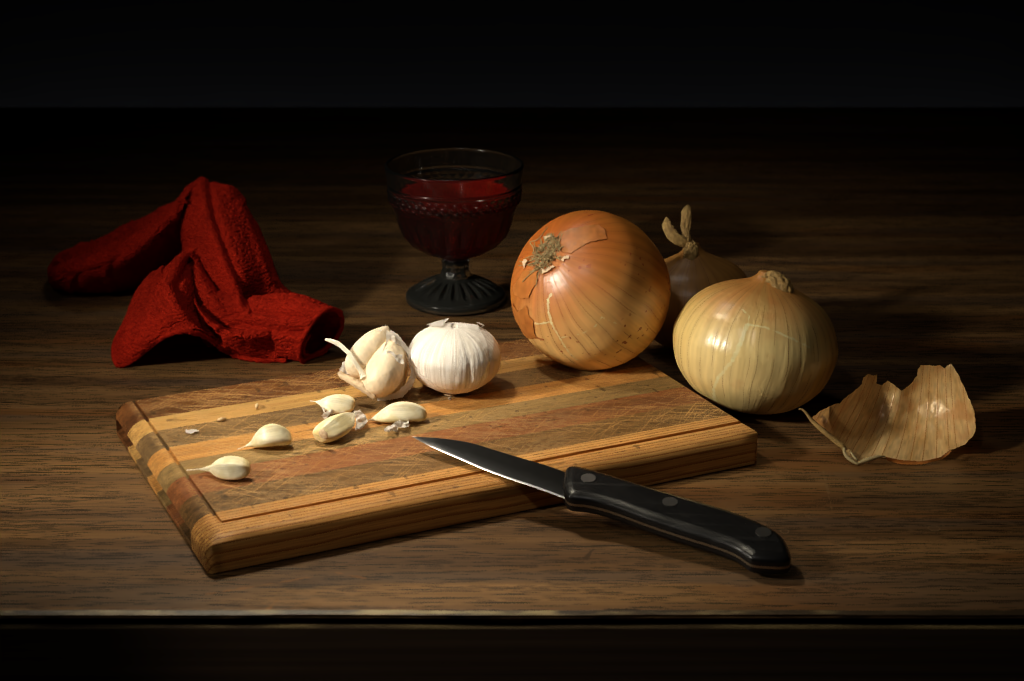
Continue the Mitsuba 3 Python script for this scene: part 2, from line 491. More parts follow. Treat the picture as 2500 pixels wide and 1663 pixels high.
# ------------------------------------------------------------------ onions
def onion_mesh(prof, c, R, seed, ridge=.004, wob=.015, nu=300, nv=170, nlobes=26):
    """prof: list of (theta_fraction 0..1 from +z pole, r, z)"""
    pr = np.array(prof)
    tt = np.linspace(0, 1, nv)
    r, z = PchipInterpolator(pr[:, 0], pr[:, 1])(tt), PchipInterpolator(pr[:, 0], pr[:, 2])(tt)
    ph = np.arange(nu) * 2 * np.pi / nu
    P = np.stack([np.cos(ph)[:, None] * r, np.sin(ph)[:, None] * r, np.broadcast_to(z, (nu, nv))], -1)
    rm = r.max()
    n = meshkit.fbm(P / rm * 1.3 + seed, 2, seed) - .5
    q = np.stack([np.cos(ph) * nlobes / 6.28, np.sin(ph) * nlobes / 6.28, ph * 0], -1)
    rd = (meshkit.fbm(q, 3, seed + 5) - .5)[:, None] * np.sqrt(np.clip(r / rm, 0, 1))
    k = 1 + wob * 2 * n + ridge * 2 * rd
    P[..., :2] *= k[..., None]
    P[..., 2] *= (1 + wob * n)
    m = grid_mesh(P, close_u=True)
    m.vertices = m.vertices @ R.T + c
    if np.linalg.det(R) * m.volume < 0:
        m.invert()
    return m


def local(p, c, R):
    d = [p.x - float(c[0]), p.y - float(c[1]), p.z - float(c[2])]
    return [d[0] * float(R[0, k]) + d[1] * float(R[1, k]) + d[2] * float(R[2, k]) for k in range(3)]


def seg_dist(q, a, b):
    ab = b - a
    L2 = float(ab @ ab)
    d = [q[k] - float(a[k]) for k in range(3)]
    t = dr.clip((d[0] * float(ab[0]) + d[1] * float(ab[1]) + d[2] * float(ab[2])) / L2, 0, 1)
    return dr.sqrt(sum(dr.square(d[k] - t * float(ab[k])) for k in range(3)))


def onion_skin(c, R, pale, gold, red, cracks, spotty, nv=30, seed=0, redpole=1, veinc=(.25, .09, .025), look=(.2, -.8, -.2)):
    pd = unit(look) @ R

    def colour(p, n, uv):
        q = local(p, c, R)
        L = dr.sqrt(q[0] * q[0] + q[1] * q[1] + q[2] * q[2])
        ct = q[2] / L
        rho = dr.sqrt(q[0] * q[0] + q[1] * q[1])
        ph = dr.atan2(q[1], q[0]) + .05 * (noise(q[0] * 60, q[1] * 60, q[2] * 60 + seed) - .5)
        f = (ph / 6.2831853 + .5)
        big = fbm(q[0] * 32 + seed, q[1] * 32, q[2] * 32)
        st = fbm(f * 44, ct * 1.6, seed, 4)
        st2 = noise(f * 260, ct * 3.5, seed + 3)
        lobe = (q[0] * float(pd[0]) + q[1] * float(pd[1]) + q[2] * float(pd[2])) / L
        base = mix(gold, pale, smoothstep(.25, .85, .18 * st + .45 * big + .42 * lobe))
        base = base * (.93 + .14 * st2)
        # redder, browner papery skin towards one pole
        pole = smoothstep(.15, .98, ct * redpole + .35 * (st - .5) + .3 * (big - .5))
        base = mix(base, mi.Color3f(*red) * (.8 + .4 * st), pole * .75)
        w = f * nv
        i = dr.floor(w)
        off = .15 + .7 * cell_rand(i, seed, 5)
        d = dr.abs(w - i - off) * 6.2831853 / nv * rho
        vw = .00018 + .00016 * cell_rand(i, seed, 8)
        vein = smoothstep(1.5, .4, d / vw) * (.5 + .5 * cell_rand(i, seed, 9)) * smoothstep(.25, .5, noise(ct * 5, i * 3.3, seed))
        base = mix(base, mi.Color3f(*veinc), vein * .72)
        soft = smoothstep(4.5, .5, d / .0009) * .10
        base = base * (1 - soft)
        if spotty:
            sp = noise(q[0] * 420, q[1] * 420, q[2] * 420 + seed)
            reg = smoothstep(.42, .62, noise(q[0] * 45, q[1] * 45, q[2] * 45 + 9))
            base = mix(base, mi.Color3f(.30, .055, .012), smoothstep(.80, .88, sp) * reg * .8)
        blot = smoothstep(.62, .85, fbm(q[0] * 70, q[1] * 70, q[2] * 70 + 4 + seed))
        base = mix(base, mi.Color3f(*red), blot * .22)
        for (a, b, wd) in cracks:
            dd = seg_dist(q, a, b) + .0011 * (noise(q[0] * 500, q[1] * 500, q[2] * 500) - .5)
            base = mix(base, mi.Color3f(.72, .66, .36), smoothstep(wd * .9, wd * .4, dd) * .62)
        return base
    return colour


def onion_bump(c, R, seed):
    def bump(p, n, uv):
        q = local(p, c, R)
        L = dr.sqrt(q[0] * q[0] + q[1] * q[1] + q[2] * q[2])
        f = dr.atan2(q[1], q[0]) / 6.2831853 + .5
        return .7 * fbm(f * 60, q[2] / L * 1.5, seed, 3) + .25 * noise(f * 300, q[2] / L * 4, seed)
    return bump


def skin_bsdf(col, bmp, rough=.36, scale=.00022):
    return {'type': 'twosided', 'b': {'type': 'bumpmap', 'arbitrary': proc(bmp, 3e-4), 'scale': scale,
            'bsdf': {'type': 'principled', 'base_color': proc(col), 'roughness': rough, 'specular': .75}}}


def hit(m, px, py):
    loc, _, _ = m.ray.intersects_location([EYE], [unit(ray(px, py))])
    if not len(loc):
        return None
    return loc[np.argmin(np.linalg.norm(loc - EYE, axis=1))]


def paths(m, c, R, lines):
    out = []
    for wd, pts in lines:
        h = [hit(m, x, y) for x, y in pts]
        h = [(x - c) @ R for x in h if x is not None]
        out += [(h[k], h[k + 1], wd) for k in range(len(h) - 1)]
    return out


def wrap(m, c, poly_px, lift, step=7, amp=2.5, seed=1, curl=0.0, cpx=None):
    """a thin loose patch of skin lying on the surface of m, its outline given as seen in the photograph"""
    q = jag(poly_px, amp, step * 1.1, seed)
    rim = q.exterior

    def fn(x, y):
        h = hit(m, x, y)
        if h is None:
            pc = q.centroid
            for k in np.linspace(.02, .8, 40):
                h = hit(m, x + (pc.x - x) * k, y + (pc.y - y) * k)
                if h is not None:
                    break
        o = unit(h - c)
        e = math.exp(-rim.distance(Point(x, y)) / 9.0)
        nn = float(meshkit.noise(np.array([x, y, seed * 9.0]) * .05))
        return h + o * (lift + curl * e * (.2 + 1.2 * nn * nn))
    return sheet(q, step, fn)


# --- big golden onion on the board
def _proj_depth(px, py, rpx, zrest, k=1.0):
    d = np.linspace(.7, 1.6, 4000)
    c = EYE + ray(px, py) * d[:, None]
    ok = c[:, 2] - rpx / FPX * d * k <= zrest
    i = np.argmax(ok)
    return c[i], rpx / FPX * d[i]


c1, r1 = _proj_depth(1440, 708, 193, .0195, .97)
ax1 = unit(-.56 * SR + .42 * SU + .70 * SW)
R1 = frame(ax1, (0, 0, 1))
s = r1
prof1 = [(0, .001, .935 * s), (.05, .10 * s, .950 * s), (.12, .24 * s, .945 * s), (.2, .46 * s, .868 * s), (.3, .73 * s, .68 * s), (.4, .92 * s, .40 * s), (.5, 1.0 * s, .03 * s), (.6, .955 * s, -.33 * s),
         (.7, .81 * s, -.62 * s), (.8, .58 * s, -.84 * s), (.88, .33 * s, -.99 * s), (.95, .14 * s, -1.12 * s), (1, .001, -1.16 * s)]
on1 = onion_mesh(prof1, c1, R1, 3, ridge=.003, wob=.012)
z3 = lambda x, y: (1200 + x / 3.564, 480 + y / 3.564)
cr1 = paths(on1, c1, R1, [
    (.0011, [z3(520, 850), z3(490, 900), z3(495, 1000), z3(520, 1100), z3(590, 1220)]), (.0009, [z3(590, 1220), z3(640, 1310), z3(740, 1420)]),
    (.0010, [z3(370, 1105), z3(430, 1108), z3(500, 1090)]), (.0005, [z3(600, 1225), z3(780, 1195), z3(900, 1130), z3(960, 1050)]), (.0005, [z3(960, 1050), z3(1100, 1110)])])
scene['onion_skin_golden'] = skin_bsdf(onion_skin(c1, R1, (.86, .58, .22), (.46, .165, .026), (.42, .095, .015), cr1, True, 34, 2, 1, (.36, .10, .02), (-.15, -.8, -.45)), onion_bump(c1, R1, 2), .34)
put('onion__bulb', on1, 'onion_skin_golden', smooth=True)


def loose_colour(p, n, uv):
    a = fbm(p.x * 90, p.y * 90, p.z * 90)
    b = noise(p.x * 500, p.y * 500, p.z * 160)
    return mix((.33, .095, .018), (.46, .175, .040), a) * (.85 + .3 * b)


scene['loose_skin'] = matte(proc(loose_colour), .42)
for k, (pl, lf, cu) in enumerate((
        ([z3(590, 330), z3(700, 290), z3(840, 262), z3(930, 252), z3(985, 300), z3(998, 380), z3(900, 390), z3(840, 405), z3(760, 455), z3(690, 495), z3(620, 480), z3(600, 400)], .0004, .0006),
        ([z3(300, 640), z3(410, 650), z3(395, 760), z3(350, 830), z3(330, 885), z3(250, 880), z3(205, 850), z3(195, 800), z3(240, 700)], .0004, .0008),
        ([z3(185, 930), z3(230, 1000), z3(310, 950), z3(320, 1020), z3(365, 1060), z3(375, 1150), z3(400, 1230), z3(330, 1230), z3(240, 1160), z3(190, 1040)], .0004, .0005))):
    put('onion__loose_skin', wrap(on1, c1, pl, lf, 7, 1.2, 11 + k, cu), 'loose_skin', smooth=True)
# root tuft
scene['root_fibre'] = matte((.34, .26, .125), .8)
scene['dry_paper'] = matte((.58, .43, .27), .6)
rt = hit(on1, *z3(488, 500))
rg = np.random.default_rng(5)
ms = []
for k in range(460):
    a, rr = rg.uniform(0, 6.28), .0092 * math.sqrt(rg.uniform(0, 1))
    b0 = c1 + R1 @ np.array([rr * math.cos(a) * 1.15, rr * math.sin(a), .94 * s])
    L = rg.uniform(.0025, .006)
    dirv = unit(ax1 * rg.uniform(.25, .9) + R1 @ np.array([rg.normal(), rg.normal(), 0]) * .75)
    cv = R1 @ np.array([rg.normal(), rg.normal(), rg.normal() - .6]) * .55
    b0 = rt + (b0 - c1 - ax1 * np.dot(b0 - c1, ax1)) - ax1 * .0006
    pts = [b0, b0 + dirv * L * .4 + cv * L * .15, b0 + dirv * L * .75 + cv * L * .5, b0 + dirv * L * .9 + cv * L * 1.0]
    ms.append(tube(pts, [.00042, .00038, .0003, .0002], 5, dense=7))
for pts in ([z3(360, 500), z3(355, 430), z3(335, 395), z3(390, 380), z3(440, 330), z3(490, 265)], [z3(370, 580), z3(320, 590), z3(235, 600)],
            [z3(410, 620), z3(330, 680), z3(268, 745)], [z3(380, 540), z3(300, 570), z3(240, 560)], [z3(420, 640), z3(400, 700), z3(385, 790)]):
    d0 = rt[1] * math.cos(PITCH) + (HC - rt[2]) * math.sin(PITCH)
    W3 = [(hit(on1, *q) + unit(hit(on1, *q) - c1) * .0012) if hit(on1, *q) is not None else None for q in pts]
    last = W3[0]
    W4 = []
    for q, w in zip(pts, W3):
        dep = None if w is None else float((w - EYE) @ -SW)
        W4.append(atd(q[0], q[1], (dep or float((last - EYE) @ -SW)) - .0008))
        last = W4[-1]
    ms.append(tube(W4, np.linspace(.0004, .0002, len(W4)), 5, dense=16))
put('onion__root_tuft', cat(ms), 'root_fibre', smooth=True)
ms = []
for k, pl in enumerate(([z3(430, 620), z3(470, 640), z3(560, 590), z3(590, 605), z3(520, 650), z3(445, 690), z3(430, 670)], [z3(590, 560), z3(640, 520), z3(688, 505), z3(690, 545), z3(640, 550), z3(620, 580)],
                       [z3(285, 570), z3(320, 540), z3(345, 560), z3(300, 620), z3(280, 660)], [z3(440, 360), z3(540, 335), z3(560, 350), z3(470, 390)])):
    pc_ = np.mean(pl, 0)
    pl = [tuple(pc_ + (np.array(q) - pc_) * .72) for q in pl]
    ms.append(wrap(on1, c1, pl, .0007, 3, .9, 40 + k, .0012))
put('onion__root_paper', cat(ms), 'dry_paper', smooth=True)
tag('onion', 'large golden onion resting on the cutting board, its tuft of roots facing us', 'onion')

# --- pale onion on the table at the right
z4 = lambda x, y: (1560 + x / 2.8, 480 + y / 2.8)
c2 = aty(1842, 852, .986)
c2[2] = .0405
ax2 = unit(.13 * SR + np.array([0, .10, 1.0]))
R2 = frame(ax2, (1, 0, 0))
s = .0512
prof2 = [(0, .0005, .925 * s), (.05, .085 * s, .915 * s), (.09, .115 * s, .87 * s), (.14, .18 * s, .815 * s), (.2, .29 * s, .765 * s), (.27, .48 * s, .70 * s), (.35, .72 * s, .565 * s), (.43, .90 * s, .35 * s),
         (.52, 1.0 * s, .04 * s), (.62, .93 * s, -.29 * s), (.72, .75 * s, -.54 * s), (.82, .52 * s, -.70 * s), (.91, .26 * s, -.775 * s), (1, .001, -.785 * s)]
on2 = onion_mesh(prof2, c2, R2, 8, ridge=.011, wob=.012, nlobes=38)
on2.apply_translation((0, 0, .0003 - on2.vertices[:, 2].min()))
c2 = c2 + [0, 0, 0]
cr2 = paths(on2, c2, R2, [(.0006, [z4(690, 760), z4(755, 815), z4(745, 870)]), (.0011, [z4(750, 875), z4(860, 895), z4(1000, 950), z4(1160, 1030)]),
                          (.0020, [z4(740, 880), z4(690, 1010), z4(640, 1120)]), (.0016, [z4(640, 1120), z4(540, 1240), z4(510, 1320), z4(520, 1400)])])
scene['onion_skin_pale'] = skin_bsdf(onion_skin(c2, R2, (.74, .57, .25), (.58, .41, .13), (.46, .140, .024), cr2, False, 40, 6, .92, (.34, .17, .045), (-.2, -.9, 0)), onion_bump(c2, R2, 6), .30, .0003)
put('onion_001__bulb', on2, 'onion_skin_pale', smooth=True)


def topx(m):
    q = m.vertices[np.argmax(m.vertices[:, 2])] - EYE
    dep = -(q @ SW)
    return PW / 2 + FPX * (q @ SR) / dep, PH / 2 - FPX * (q @ SU) / dep


def neck_colour(p, n, uv):
    a = fbm(p.x * 130, p.y * 130, p.z * 130)
    b = noise(p.x * 900, p.y * 900, p.z * 250)
    return mix((.17, .092, .028), (.54, .35, .12), a) * (.7 + .6 * b)


scene['dry_neck'] = matte(proc(neck_colour), .75)


def blade_leaf(pts, widths, thick, seed, wdir):
    """a dry, crinkled leaf stub: an oval, ridged tube along pts; widths per point, wdir its broad direction"""
    p, w = np.asarray(pts, float), np.asarray(widths, float)
    t, tt = np.linspace(0, 1, len(p)), np.linspace(0, 1, 40)
    p, w = CubicSpline(t, p)(tt), PchipInterpolator(t, w)(tt)
    th = np.broadcast_to(thick, len(tt)) if np.ndim(thick) == 0 else np.interp(tt, np.linspace(0, 1, len(thick)), thick)
    tg = np.gradient(p, axis=0)
    n, a = 48, np.arange(48) * 2 * np.pi / 48
    P = []
    for k in range(len(tt)):
        g = unit(tg[k])
        x = unit(np.asarray(wdir, float) - g * np.dot(wdir, g))
        y = np.cross(g, x)
        q = np.stack([np.cos(a) * 2.6, np.sin(a) * 2.6, a * 0 + k * .17], -1)
        wr = 1 + .95 * (meshkit.fbm(q + seed, 3, seed) - .5)
        P.append(p[k] + (np.cos(a) * wr * w[k])[:, None] * x + (np.sin(a) * wr * th[k])[:, None] * y)
    m = grid_mesh(np.array(P).transpose(1, 0, 2), close_u=True)
    k = np.arange(n)
    nt = len(tt)
    v = np.vstack([m.vertices, [p[0]], [p[-1]]])
    f0 = np.stack([k * nt, np.full(n, n * nt), ((k + 1) % n) * nt], 1)
    f1 = np.stack([k * nt + nt - 1, ((k + 1) % n) * nt + nt - 1, np.full(n, n * nt + 1)], 1)
    return trimesh.Trimesh(v, np.vstack([m.faces, f0, f1]), process=False)


print('neck2 px', [float(v) for v in topx(on2)])
d2 = float((on2.vertices[np.argmax(on2.vertices[:, 2])] - EYE) @ -SW) - .002
pt4 = lambda x, y, o=0.0: atd(*z4(x, y), d2 - o)
nk = blade_leaf([pt4(868, 575), pt4(890, 562), pt4(930, 585, .002), pt4(990, 625, .003), pt4(1035, 648, .002)], [.0030, .0046, .0060, .0058, .0036], [.003, .0045, .0048, .0045, .003], 4, SU * .9 + SR * .5)
put('onion_001__neck', nk, 'dry_neck', smooth=True)
ms = [tube([pt4(870, 565), pt4(876, 545), pt4(884, 528)], [.0004, .0003, .0002], 5), tube([pt4(900, 555), pt4(905, 535), pt4(918, 522)], [.0004, .0003, .0002], 5), tube([pt4(985, 560), pt4(1005, 562), pt4(1015, 572)], [.0005, .0004, .0003], 5)]
put('onion_001__neck_fibre', cat(ms), 'root_fibre', smooth=True)
tag('onion_001', 'pale straw coloured onion standing on the table beside the board, dry neck up', 'onion')

# --- onion in the shade behind
c3 = aty(1692, 762, 1.10)
c3[2] = .0345
s = .0405
ax3 = unit(np.array([-.05, .05, 1.0]))
R3 = frame(ax3, (1, 0, 0))
prof3 = [(0, .0005, 1.0 * s), (.05, .10 * s, .99 * s), (.11, .14 * s, .92 * s), (.18, .22 * s, .83 * s), (.26, .44 * s, .71 * s), (.35, .74 * s, .55 * s), (.43, .93 * s, .31 * s),
         (.52, 1.0 * s, .0 * s), (.62, .94 * s, -.32 * s), (.72, .78 * s, -.55 * s), (.82, .54 * s, -.72 * s), (.91, .28 * s, -.80 * s), (1, .001, -.815 * s)]
on3 = onion_mesh(prof3, c3, R3, 15, ridge=.010, wob=.015)
on3.apply_translation((0, 0, .0003 - on3.vertices[:, 2].min()))
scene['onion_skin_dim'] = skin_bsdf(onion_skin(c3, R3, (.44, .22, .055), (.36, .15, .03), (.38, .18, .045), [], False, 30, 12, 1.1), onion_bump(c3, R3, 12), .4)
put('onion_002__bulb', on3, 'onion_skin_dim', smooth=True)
print('neck3 px', [float(v) for v in topx(on3)])
d3 = float((on3.vertices[np.argmax(on3.vertices[:, 2])] - EYE) @ -SW) - .001
pt3 = lambda x, y, o=0.0: atd(*z4(x, y), d3 - o)
nk = blade_leaf([pt3(355, 500), pt3(352, 440, .001), pt3(352, 380, .001), pt3(352, 330), pt3(350, 308)], [.0085, .0058, .0046, .0042, .002], [.008, .006, .0046, .004, .002], 9, SR)
put('onion_002__neck', nk, 'dry_neck', smooth=True)
lf = blade_leaf([pt3(325, 350), pt3(290, 305, .003), pt3(235, 270, .004), pt3(200, 220, .003), pt3(188, 180, .001), pt3(200, 150)], [.0018, .0036, .0038, .0032, .0028, .0016], [.001, .0013, .0014, .0012, .001, .0007], 21, SR * .75 + SU * .65)
put('onion_002__dry_leaf', lf, 'dry_neck', smooth=True)
lf = blade_leaf([pt3(335, 330), pt3(325, 285, .001), pt3(318, 220), pt3(322, 150), pt3(328, 95), pt3(322, 62)], [.0018, .0026, .0030, .0034, .0028, .0014], [.0014, .0016, .0017, .0016, .0013, .0008], 33, SR)
put('onion_002__dry_leaf', lf, 'dry_neck', smooth=True)
tag('onion_002', 'shaded brown onion behind the others with two dry leaf stubs standing up', 'onion')

# ------------------------------------------------------------------ dry onion skin at the right
z5 = lambda x, y: (1900 + x / 4.285, 840 + y / 4.285)


def shell_colour(p, n, uv):
    # uv holds the skin's own coordinates: across the veins, along the veins
    f, v = uv.x, uv.y
    a = .3 + .4 * fbm(f * 26, v * 9, 3)
    b = noise(f * 150, v * 24, 1)
    c = mix((.60, .35, .11), (.84, .60, .28), smoothstep(.25, .75, a)) * (.85 + .3 * b)
    w = f * 19
    i = dr.floor(w)
    d = dr.abs(w - i - .2 - .6 * cell_rand(i, 2, 5))
    c = mix(c, mi.Color3f(.50, .20, .045), smoothstep(.06, .02, d) * .8)
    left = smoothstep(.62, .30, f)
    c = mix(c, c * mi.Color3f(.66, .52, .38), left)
    o = smoothstep(.55, .8, fbm(f * 9, v * 6, 8))
    c = mix(c, mi.Color3f(.55, .21, .05), o * .5)
    return c


def shell_bump(p, n, uv):
    w = uv.x * 19
    i = dr.floor(w)
    d = dr.abs(w - i - .2 - .6 * cell_rand(i, 2, 5))
    return .45 * fbm(p.x * 420, p.y * 420, p.z * 420, 3) + .5 * smoothstep(.10, .0, d)


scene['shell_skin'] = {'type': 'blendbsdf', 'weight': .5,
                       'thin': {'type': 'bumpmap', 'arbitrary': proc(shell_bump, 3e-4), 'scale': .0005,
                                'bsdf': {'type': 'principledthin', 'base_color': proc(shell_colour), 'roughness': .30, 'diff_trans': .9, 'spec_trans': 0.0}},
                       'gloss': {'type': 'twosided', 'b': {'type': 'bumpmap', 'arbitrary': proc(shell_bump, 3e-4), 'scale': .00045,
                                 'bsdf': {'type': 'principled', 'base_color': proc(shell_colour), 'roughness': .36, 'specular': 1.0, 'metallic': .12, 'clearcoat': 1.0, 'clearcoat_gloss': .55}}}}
bs = at(*z5(1330, 1225), 0.001)
cs = bs + np.array([.004, .033, .036])
rad = np.array([.058, .036, .0385])
out5 = [(345, 800), (360, 765), (440, 700), (530, 655), (590, 625), (640, 622), (730, 540), (870, 432), (895, 350), (940, 315), (985, 330), (1030, 325), (1028, 420), (1088, 432), (1145, 382), (1215, 425), (1290, 488),
        (1325, 470), (1390, 410), (1450, 330), (1462, 260), (1490, 222), (1580, 222), (1640, 232), (1690, 213), (1732, 250), (1700, 290), (1760, 230), (1812, 200), (1900, 350), (1990, 550), (2050, 700),
        (2070, 870), (2040, 960), (1950, 1050), (1800, 1110), (1750, 1170), (1510, 1235), (1300, 1225), (1130, 1190), (1000, 1180), (900, 1225), (800, 1240), (720, 1180), (690, 1085), (560, 960), (440, 880)]
q5 = jag([z5(*q) for q in out5], .7, 6, 3)
pole = np.array(z5(760, 1260))


def shell_pt(x, y):
    """looking into a torn cup of skin: near rim low, back wall standing up, the sides curling towards us"""
    X, Y = (x - 1900) * 4.285, (y - 840) * 4.285
    u, v = (X - 1330) / 790, (Y - 760) / (490 if Y > 760 else 640)
    rr = min(1.0, math.hypot(u, v))
    hollow = .036 * (1 - rr ** 2.2)
    tilt = .024 * max(0.0, (1235 - Y) / 1000)
    crease = .0035 * math.exp(-((X - 1230 - (Y - 700) * -.25) / 110) ** 2) - .003 * math.exp(-((X - 900) / 160) ** 2)
    w = .0018 * (float(meshkit.fbm(np.array([x * .05, y * .05, 3.0]), 3, 4)) - .5)
    q = atd(x, y, dsh + hollow + tilt - crease + w)
    if q[2] < .0007 + low0:
        q = at(x, y, .0007 + low0)
    return q


low0 = 0.0


def smooth01(t):
    t = min(1.0, max(0.0, t))
    return t * t * (3 - 2 * t)


dsh = float((at(*z5(1330, 1225), 0) - EYE) @ -SW) - .003
pts2 = []


def rec(x, y):
    pts2.append((x, y))
    return shell_pt(x, y)


sm = sheet(q5, 6.0, rec)
pp = np.array(pts2) - pole
X5, Y5 = (np.array(pts2)[:, 0] - 1900) * 4.285, (np.array(pts2)[:, 1] - 840) * 4.285
lean = np.clip((1690 - X5) / 800, -.25, 1.1) * .47
uvs = np.stack([(X5 + (Y5 - 750) * lean) / 1900, Y5 / 1300], 1)
low = sm.vertices[:, 2].min()
sm.apply_translation((0, 0, 0))
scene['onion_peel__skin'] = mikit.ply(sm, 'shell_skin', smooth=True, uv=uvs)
under = jag([z5(*q) for q in [(1120, 1180), (1300, 1215), (1510, 1228), (1700, 1185), (1800, 1100), (1815, 1125), (1720, 1205), (1500, 1262), (1300, 1262), (1150, 1225)]], .4, 5, 8)
put('onion_peel__underside', sheet(under, 4.0, lambda x, y: at(x, y, max(.0008, .006 - .0052 * smooth01(((y - 840) * 4.285 - 1150) / 110)))), 'loose_skin', smooth=True)
print('shell low', low)
dl = dsh + .004
pk = lambda x, y, o=0.0: atd(*z5(x, y), dl - o) + [0, 0, .0]
put('onion_peel__stalk', tube([pk(215, 690), pk(265, 695), pk(320, 760), pk(380, 830), pk(520, 950), pk(690, 1085)], [.0004, .0007, .0010, .0013, .0016, .0016], 6, dense=24), 'dry_neck', smooth=True)
ms = [tube([pk(690, 1085, .004), pk(720, 1180, .006), pk(800, 1240, .008), pk(850, 1250, .008)], [.0009, .0012, .001, .0004], 6, dense=14),
      tube([pk(760, 1130, .006), pk(800, 1190, .009), pk(835, 1215, .009)], [.0004, .0008, .0005], 6, dense=10),
      tube([pk(840, 1245, .009), pk(920, 1215, .010), pk(1020, 1185, .010), pk(1120, 1180, .008)], [.0006, .0012, .0010, .0003], 6, dense=14)]
put('onion_peel__root_end', cat(ms), 'root_fibre', smooth=True)
tag('onion_peel', 'torn translucent brown onion skin lying empty on the table at the right', 'onion skin')

# ------------------------------------------------------------------ garlic
def garlic_colour(p, n, uv):
    q = [p.x - gx, p.y - gy]
    f = dr.atan2(q[1], q[0])
    s1 = fbm(f * 28, (p.z - .02) * 60, 2, 4)
    s2 = noise(f * 140, p.z * 120, 7)
    b = fbm(p.x * 110, p.y * 110, p.z * 110)
    c = mix((.66, .60, .52), (.84, .81, .76), smoothstep(.25, .7, s1)) * (.9 + .2 * s2)
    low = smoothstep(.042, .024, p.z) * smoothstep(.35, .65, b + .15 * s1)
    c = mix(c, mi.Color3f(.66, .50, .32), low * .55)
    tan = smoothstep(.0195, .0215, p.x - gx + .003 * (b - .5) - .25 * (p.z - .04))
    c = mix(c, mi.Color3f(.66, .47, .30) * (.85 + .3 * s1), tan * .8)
    return c


def clove_skin_colour(p, n, uv):
    a = fbm(p.x * 160, p.y * 160, p.z * 70)
    b = noise(p.x * 800, p.y * 800, p.z * 300)
    return mix((.74, .57, .36), (.86, .75, .57), a) * (.92 + .16 * b)


gx, gy = -0.0346, 0.9655


def garlic_bump(p, n, uv):
    f = dr.atan2(p.y - gy, p.x - gx)
    w = fbm(p.x * 170, p.y * 170, p.z * 120, 3)
    return fbm(f * 30 + w * 2.0, p.z * 90, 2, 4) * .8 + .4 * fbm(p.x * 600, p.y * 600, p.z * 420, 2)


def paper_colour(p, n, uv):
    a = fbm(p.x * 220, p.y * 220, p.z * 220)
    return mix((.66, .61, .55), (.86, .84, .80), a)


def paper_bump(p, n, uv):
    return fbm(p.x * 420, p.y * 420, p.z * 420, 3)


scene['garlic_white'] = {'type': 'twosided', 'b': {'type': 'bumpmap', 'arbitrary': proc(garlic_bump, 3e-4), 'scale': .00055,
                         'bsdf': {'type': 'principled', 'base_color': proc(garlic_colour), 'roughness': .42, 'specular': .45}}}
scene['garlic_clove_skin'] = {'type': 'twosided', 'b': {'type': 'bumpmap', 'arbitrary': proc(paper_bump, 3e-4), 'scale': .0004,
                              'bsdf': {'type': 'principled', 'base_color': proc(clove_skin_colour), 'roughness': .38, 'specular': .45}}}
scene['garlic_paper'] = {'type': 'bumpmap', 'arbitrary': proc(paper_bump, 3e-4), 'scale': .0006,
                         'bsdf': {'type': 'principledthin', 'base_color': proc(paper_colour), 'roughness': .4, 'diff_trans': .6, 'spec_trans': .12, 'eta': 1.45}}
z6 = lambda x, y: (760 + x / 4.5327, 760 + y / 4.5327)


def bulb_garlic(c, lobes, prof, seed, depth=.05, offs=.4):
    pr = np.array(prof)
    nu, nv = 420, 150
    tt = np.linspace(0, 1, nv)
    r, z = PchipInterpolator(pr[:, 0], pr[:, 1])(tt), PchipInterpolator(pr[:, 0], pr[:, 2])(tt)
    ph = np.arange(nu) * 2 * np.pi / nu
    w = (ph * lobes / 6.2832 + offs + .25 * np.sin(ph * 2 + seed) + .15 * np.sin(ph * 3 + 2)) % 1
    lob = np.sqrt(np.clip(1 - (2 * w - 1) ** 4, 0, 1)) - 1
    lob = lob * np.where(w < 2, 1, 1)
    k = 1 + depth * lob[:, None] * np.clip(np.sin(np.pi * np.clip(tt * 1.05, 0, 1)), 0, 1)[None] ** .6
    P = np.stack([np.cos(ph)[:, None] * r * k, np.sin(ph)[:, None] * r * k, np.broadcast_to(z, (nu, nv))], -1)
    P *= (1 + .03 * (meshkit.fbm(P / .02 + seed, 2, seed) - .5))[..., None]
    m = grid_mesh(P, close_u=True)
    m.vertices = m.vertices + c
    if m.volume < 0:
        m.invert()
    return m


gp = [(0, .0005, .0402), (.08, .007, .0402), (.16, .0135, .0390), (.26, .0208, .0355), (.36, .0260, .0305), (.48, .0288, .0235), (.6, .0278, .0165), (.72, .0238, .0100), (.83, .0170, .0045), (.92, .0100, .0012), (.96, .006, .0003), (1, .0005, .0008)]
gb = bulb_garlic(np.array([gx, gy, .0202]), 7, gp, 2, .070, .62)
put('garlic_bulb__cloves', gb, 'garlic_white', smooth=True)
gc = np.array([gx, gy, .043])
po = [z6(1085, 400), z6(1110, 320), z6(1180, 235), z6(1260, 180), z6(1380, 140), z6(1470, 150), z6(1530, 150), z6(1640, 147), z6(1780, 150), z6(1830, 165), z6(1850, 215), z6(1900, 280), z6(1940, 380), z6(1955, 480), z6(1945, 580), z6(1900, 690),
      z6(1830, 790), z6(1770, 840), z6(1640, 862), z6(1500, 855), z6(1430, 830), z6(1330, 770), z6(1230, 690), z6(1150, 580), z6(1100, 490)]
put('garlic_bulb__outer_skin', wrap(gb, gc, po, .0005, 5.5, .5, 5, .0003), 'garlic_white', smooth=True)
ms = []
for k, pl in enumerate(([z6(1290, 175), z6(1400, 135), z6(1470, 125), z6(1535, 130), z6(1510, 150), z6(1450, 200), z6(1380, 190)], [z6(1800, 165), z6(1830, 160), z6(1890, 180), z6(1870, 200), z6(1835, 185)])):
    ms.append(wrap(gb, gc, pl, .0012, 3.5, .8, 61 + k, .0022))
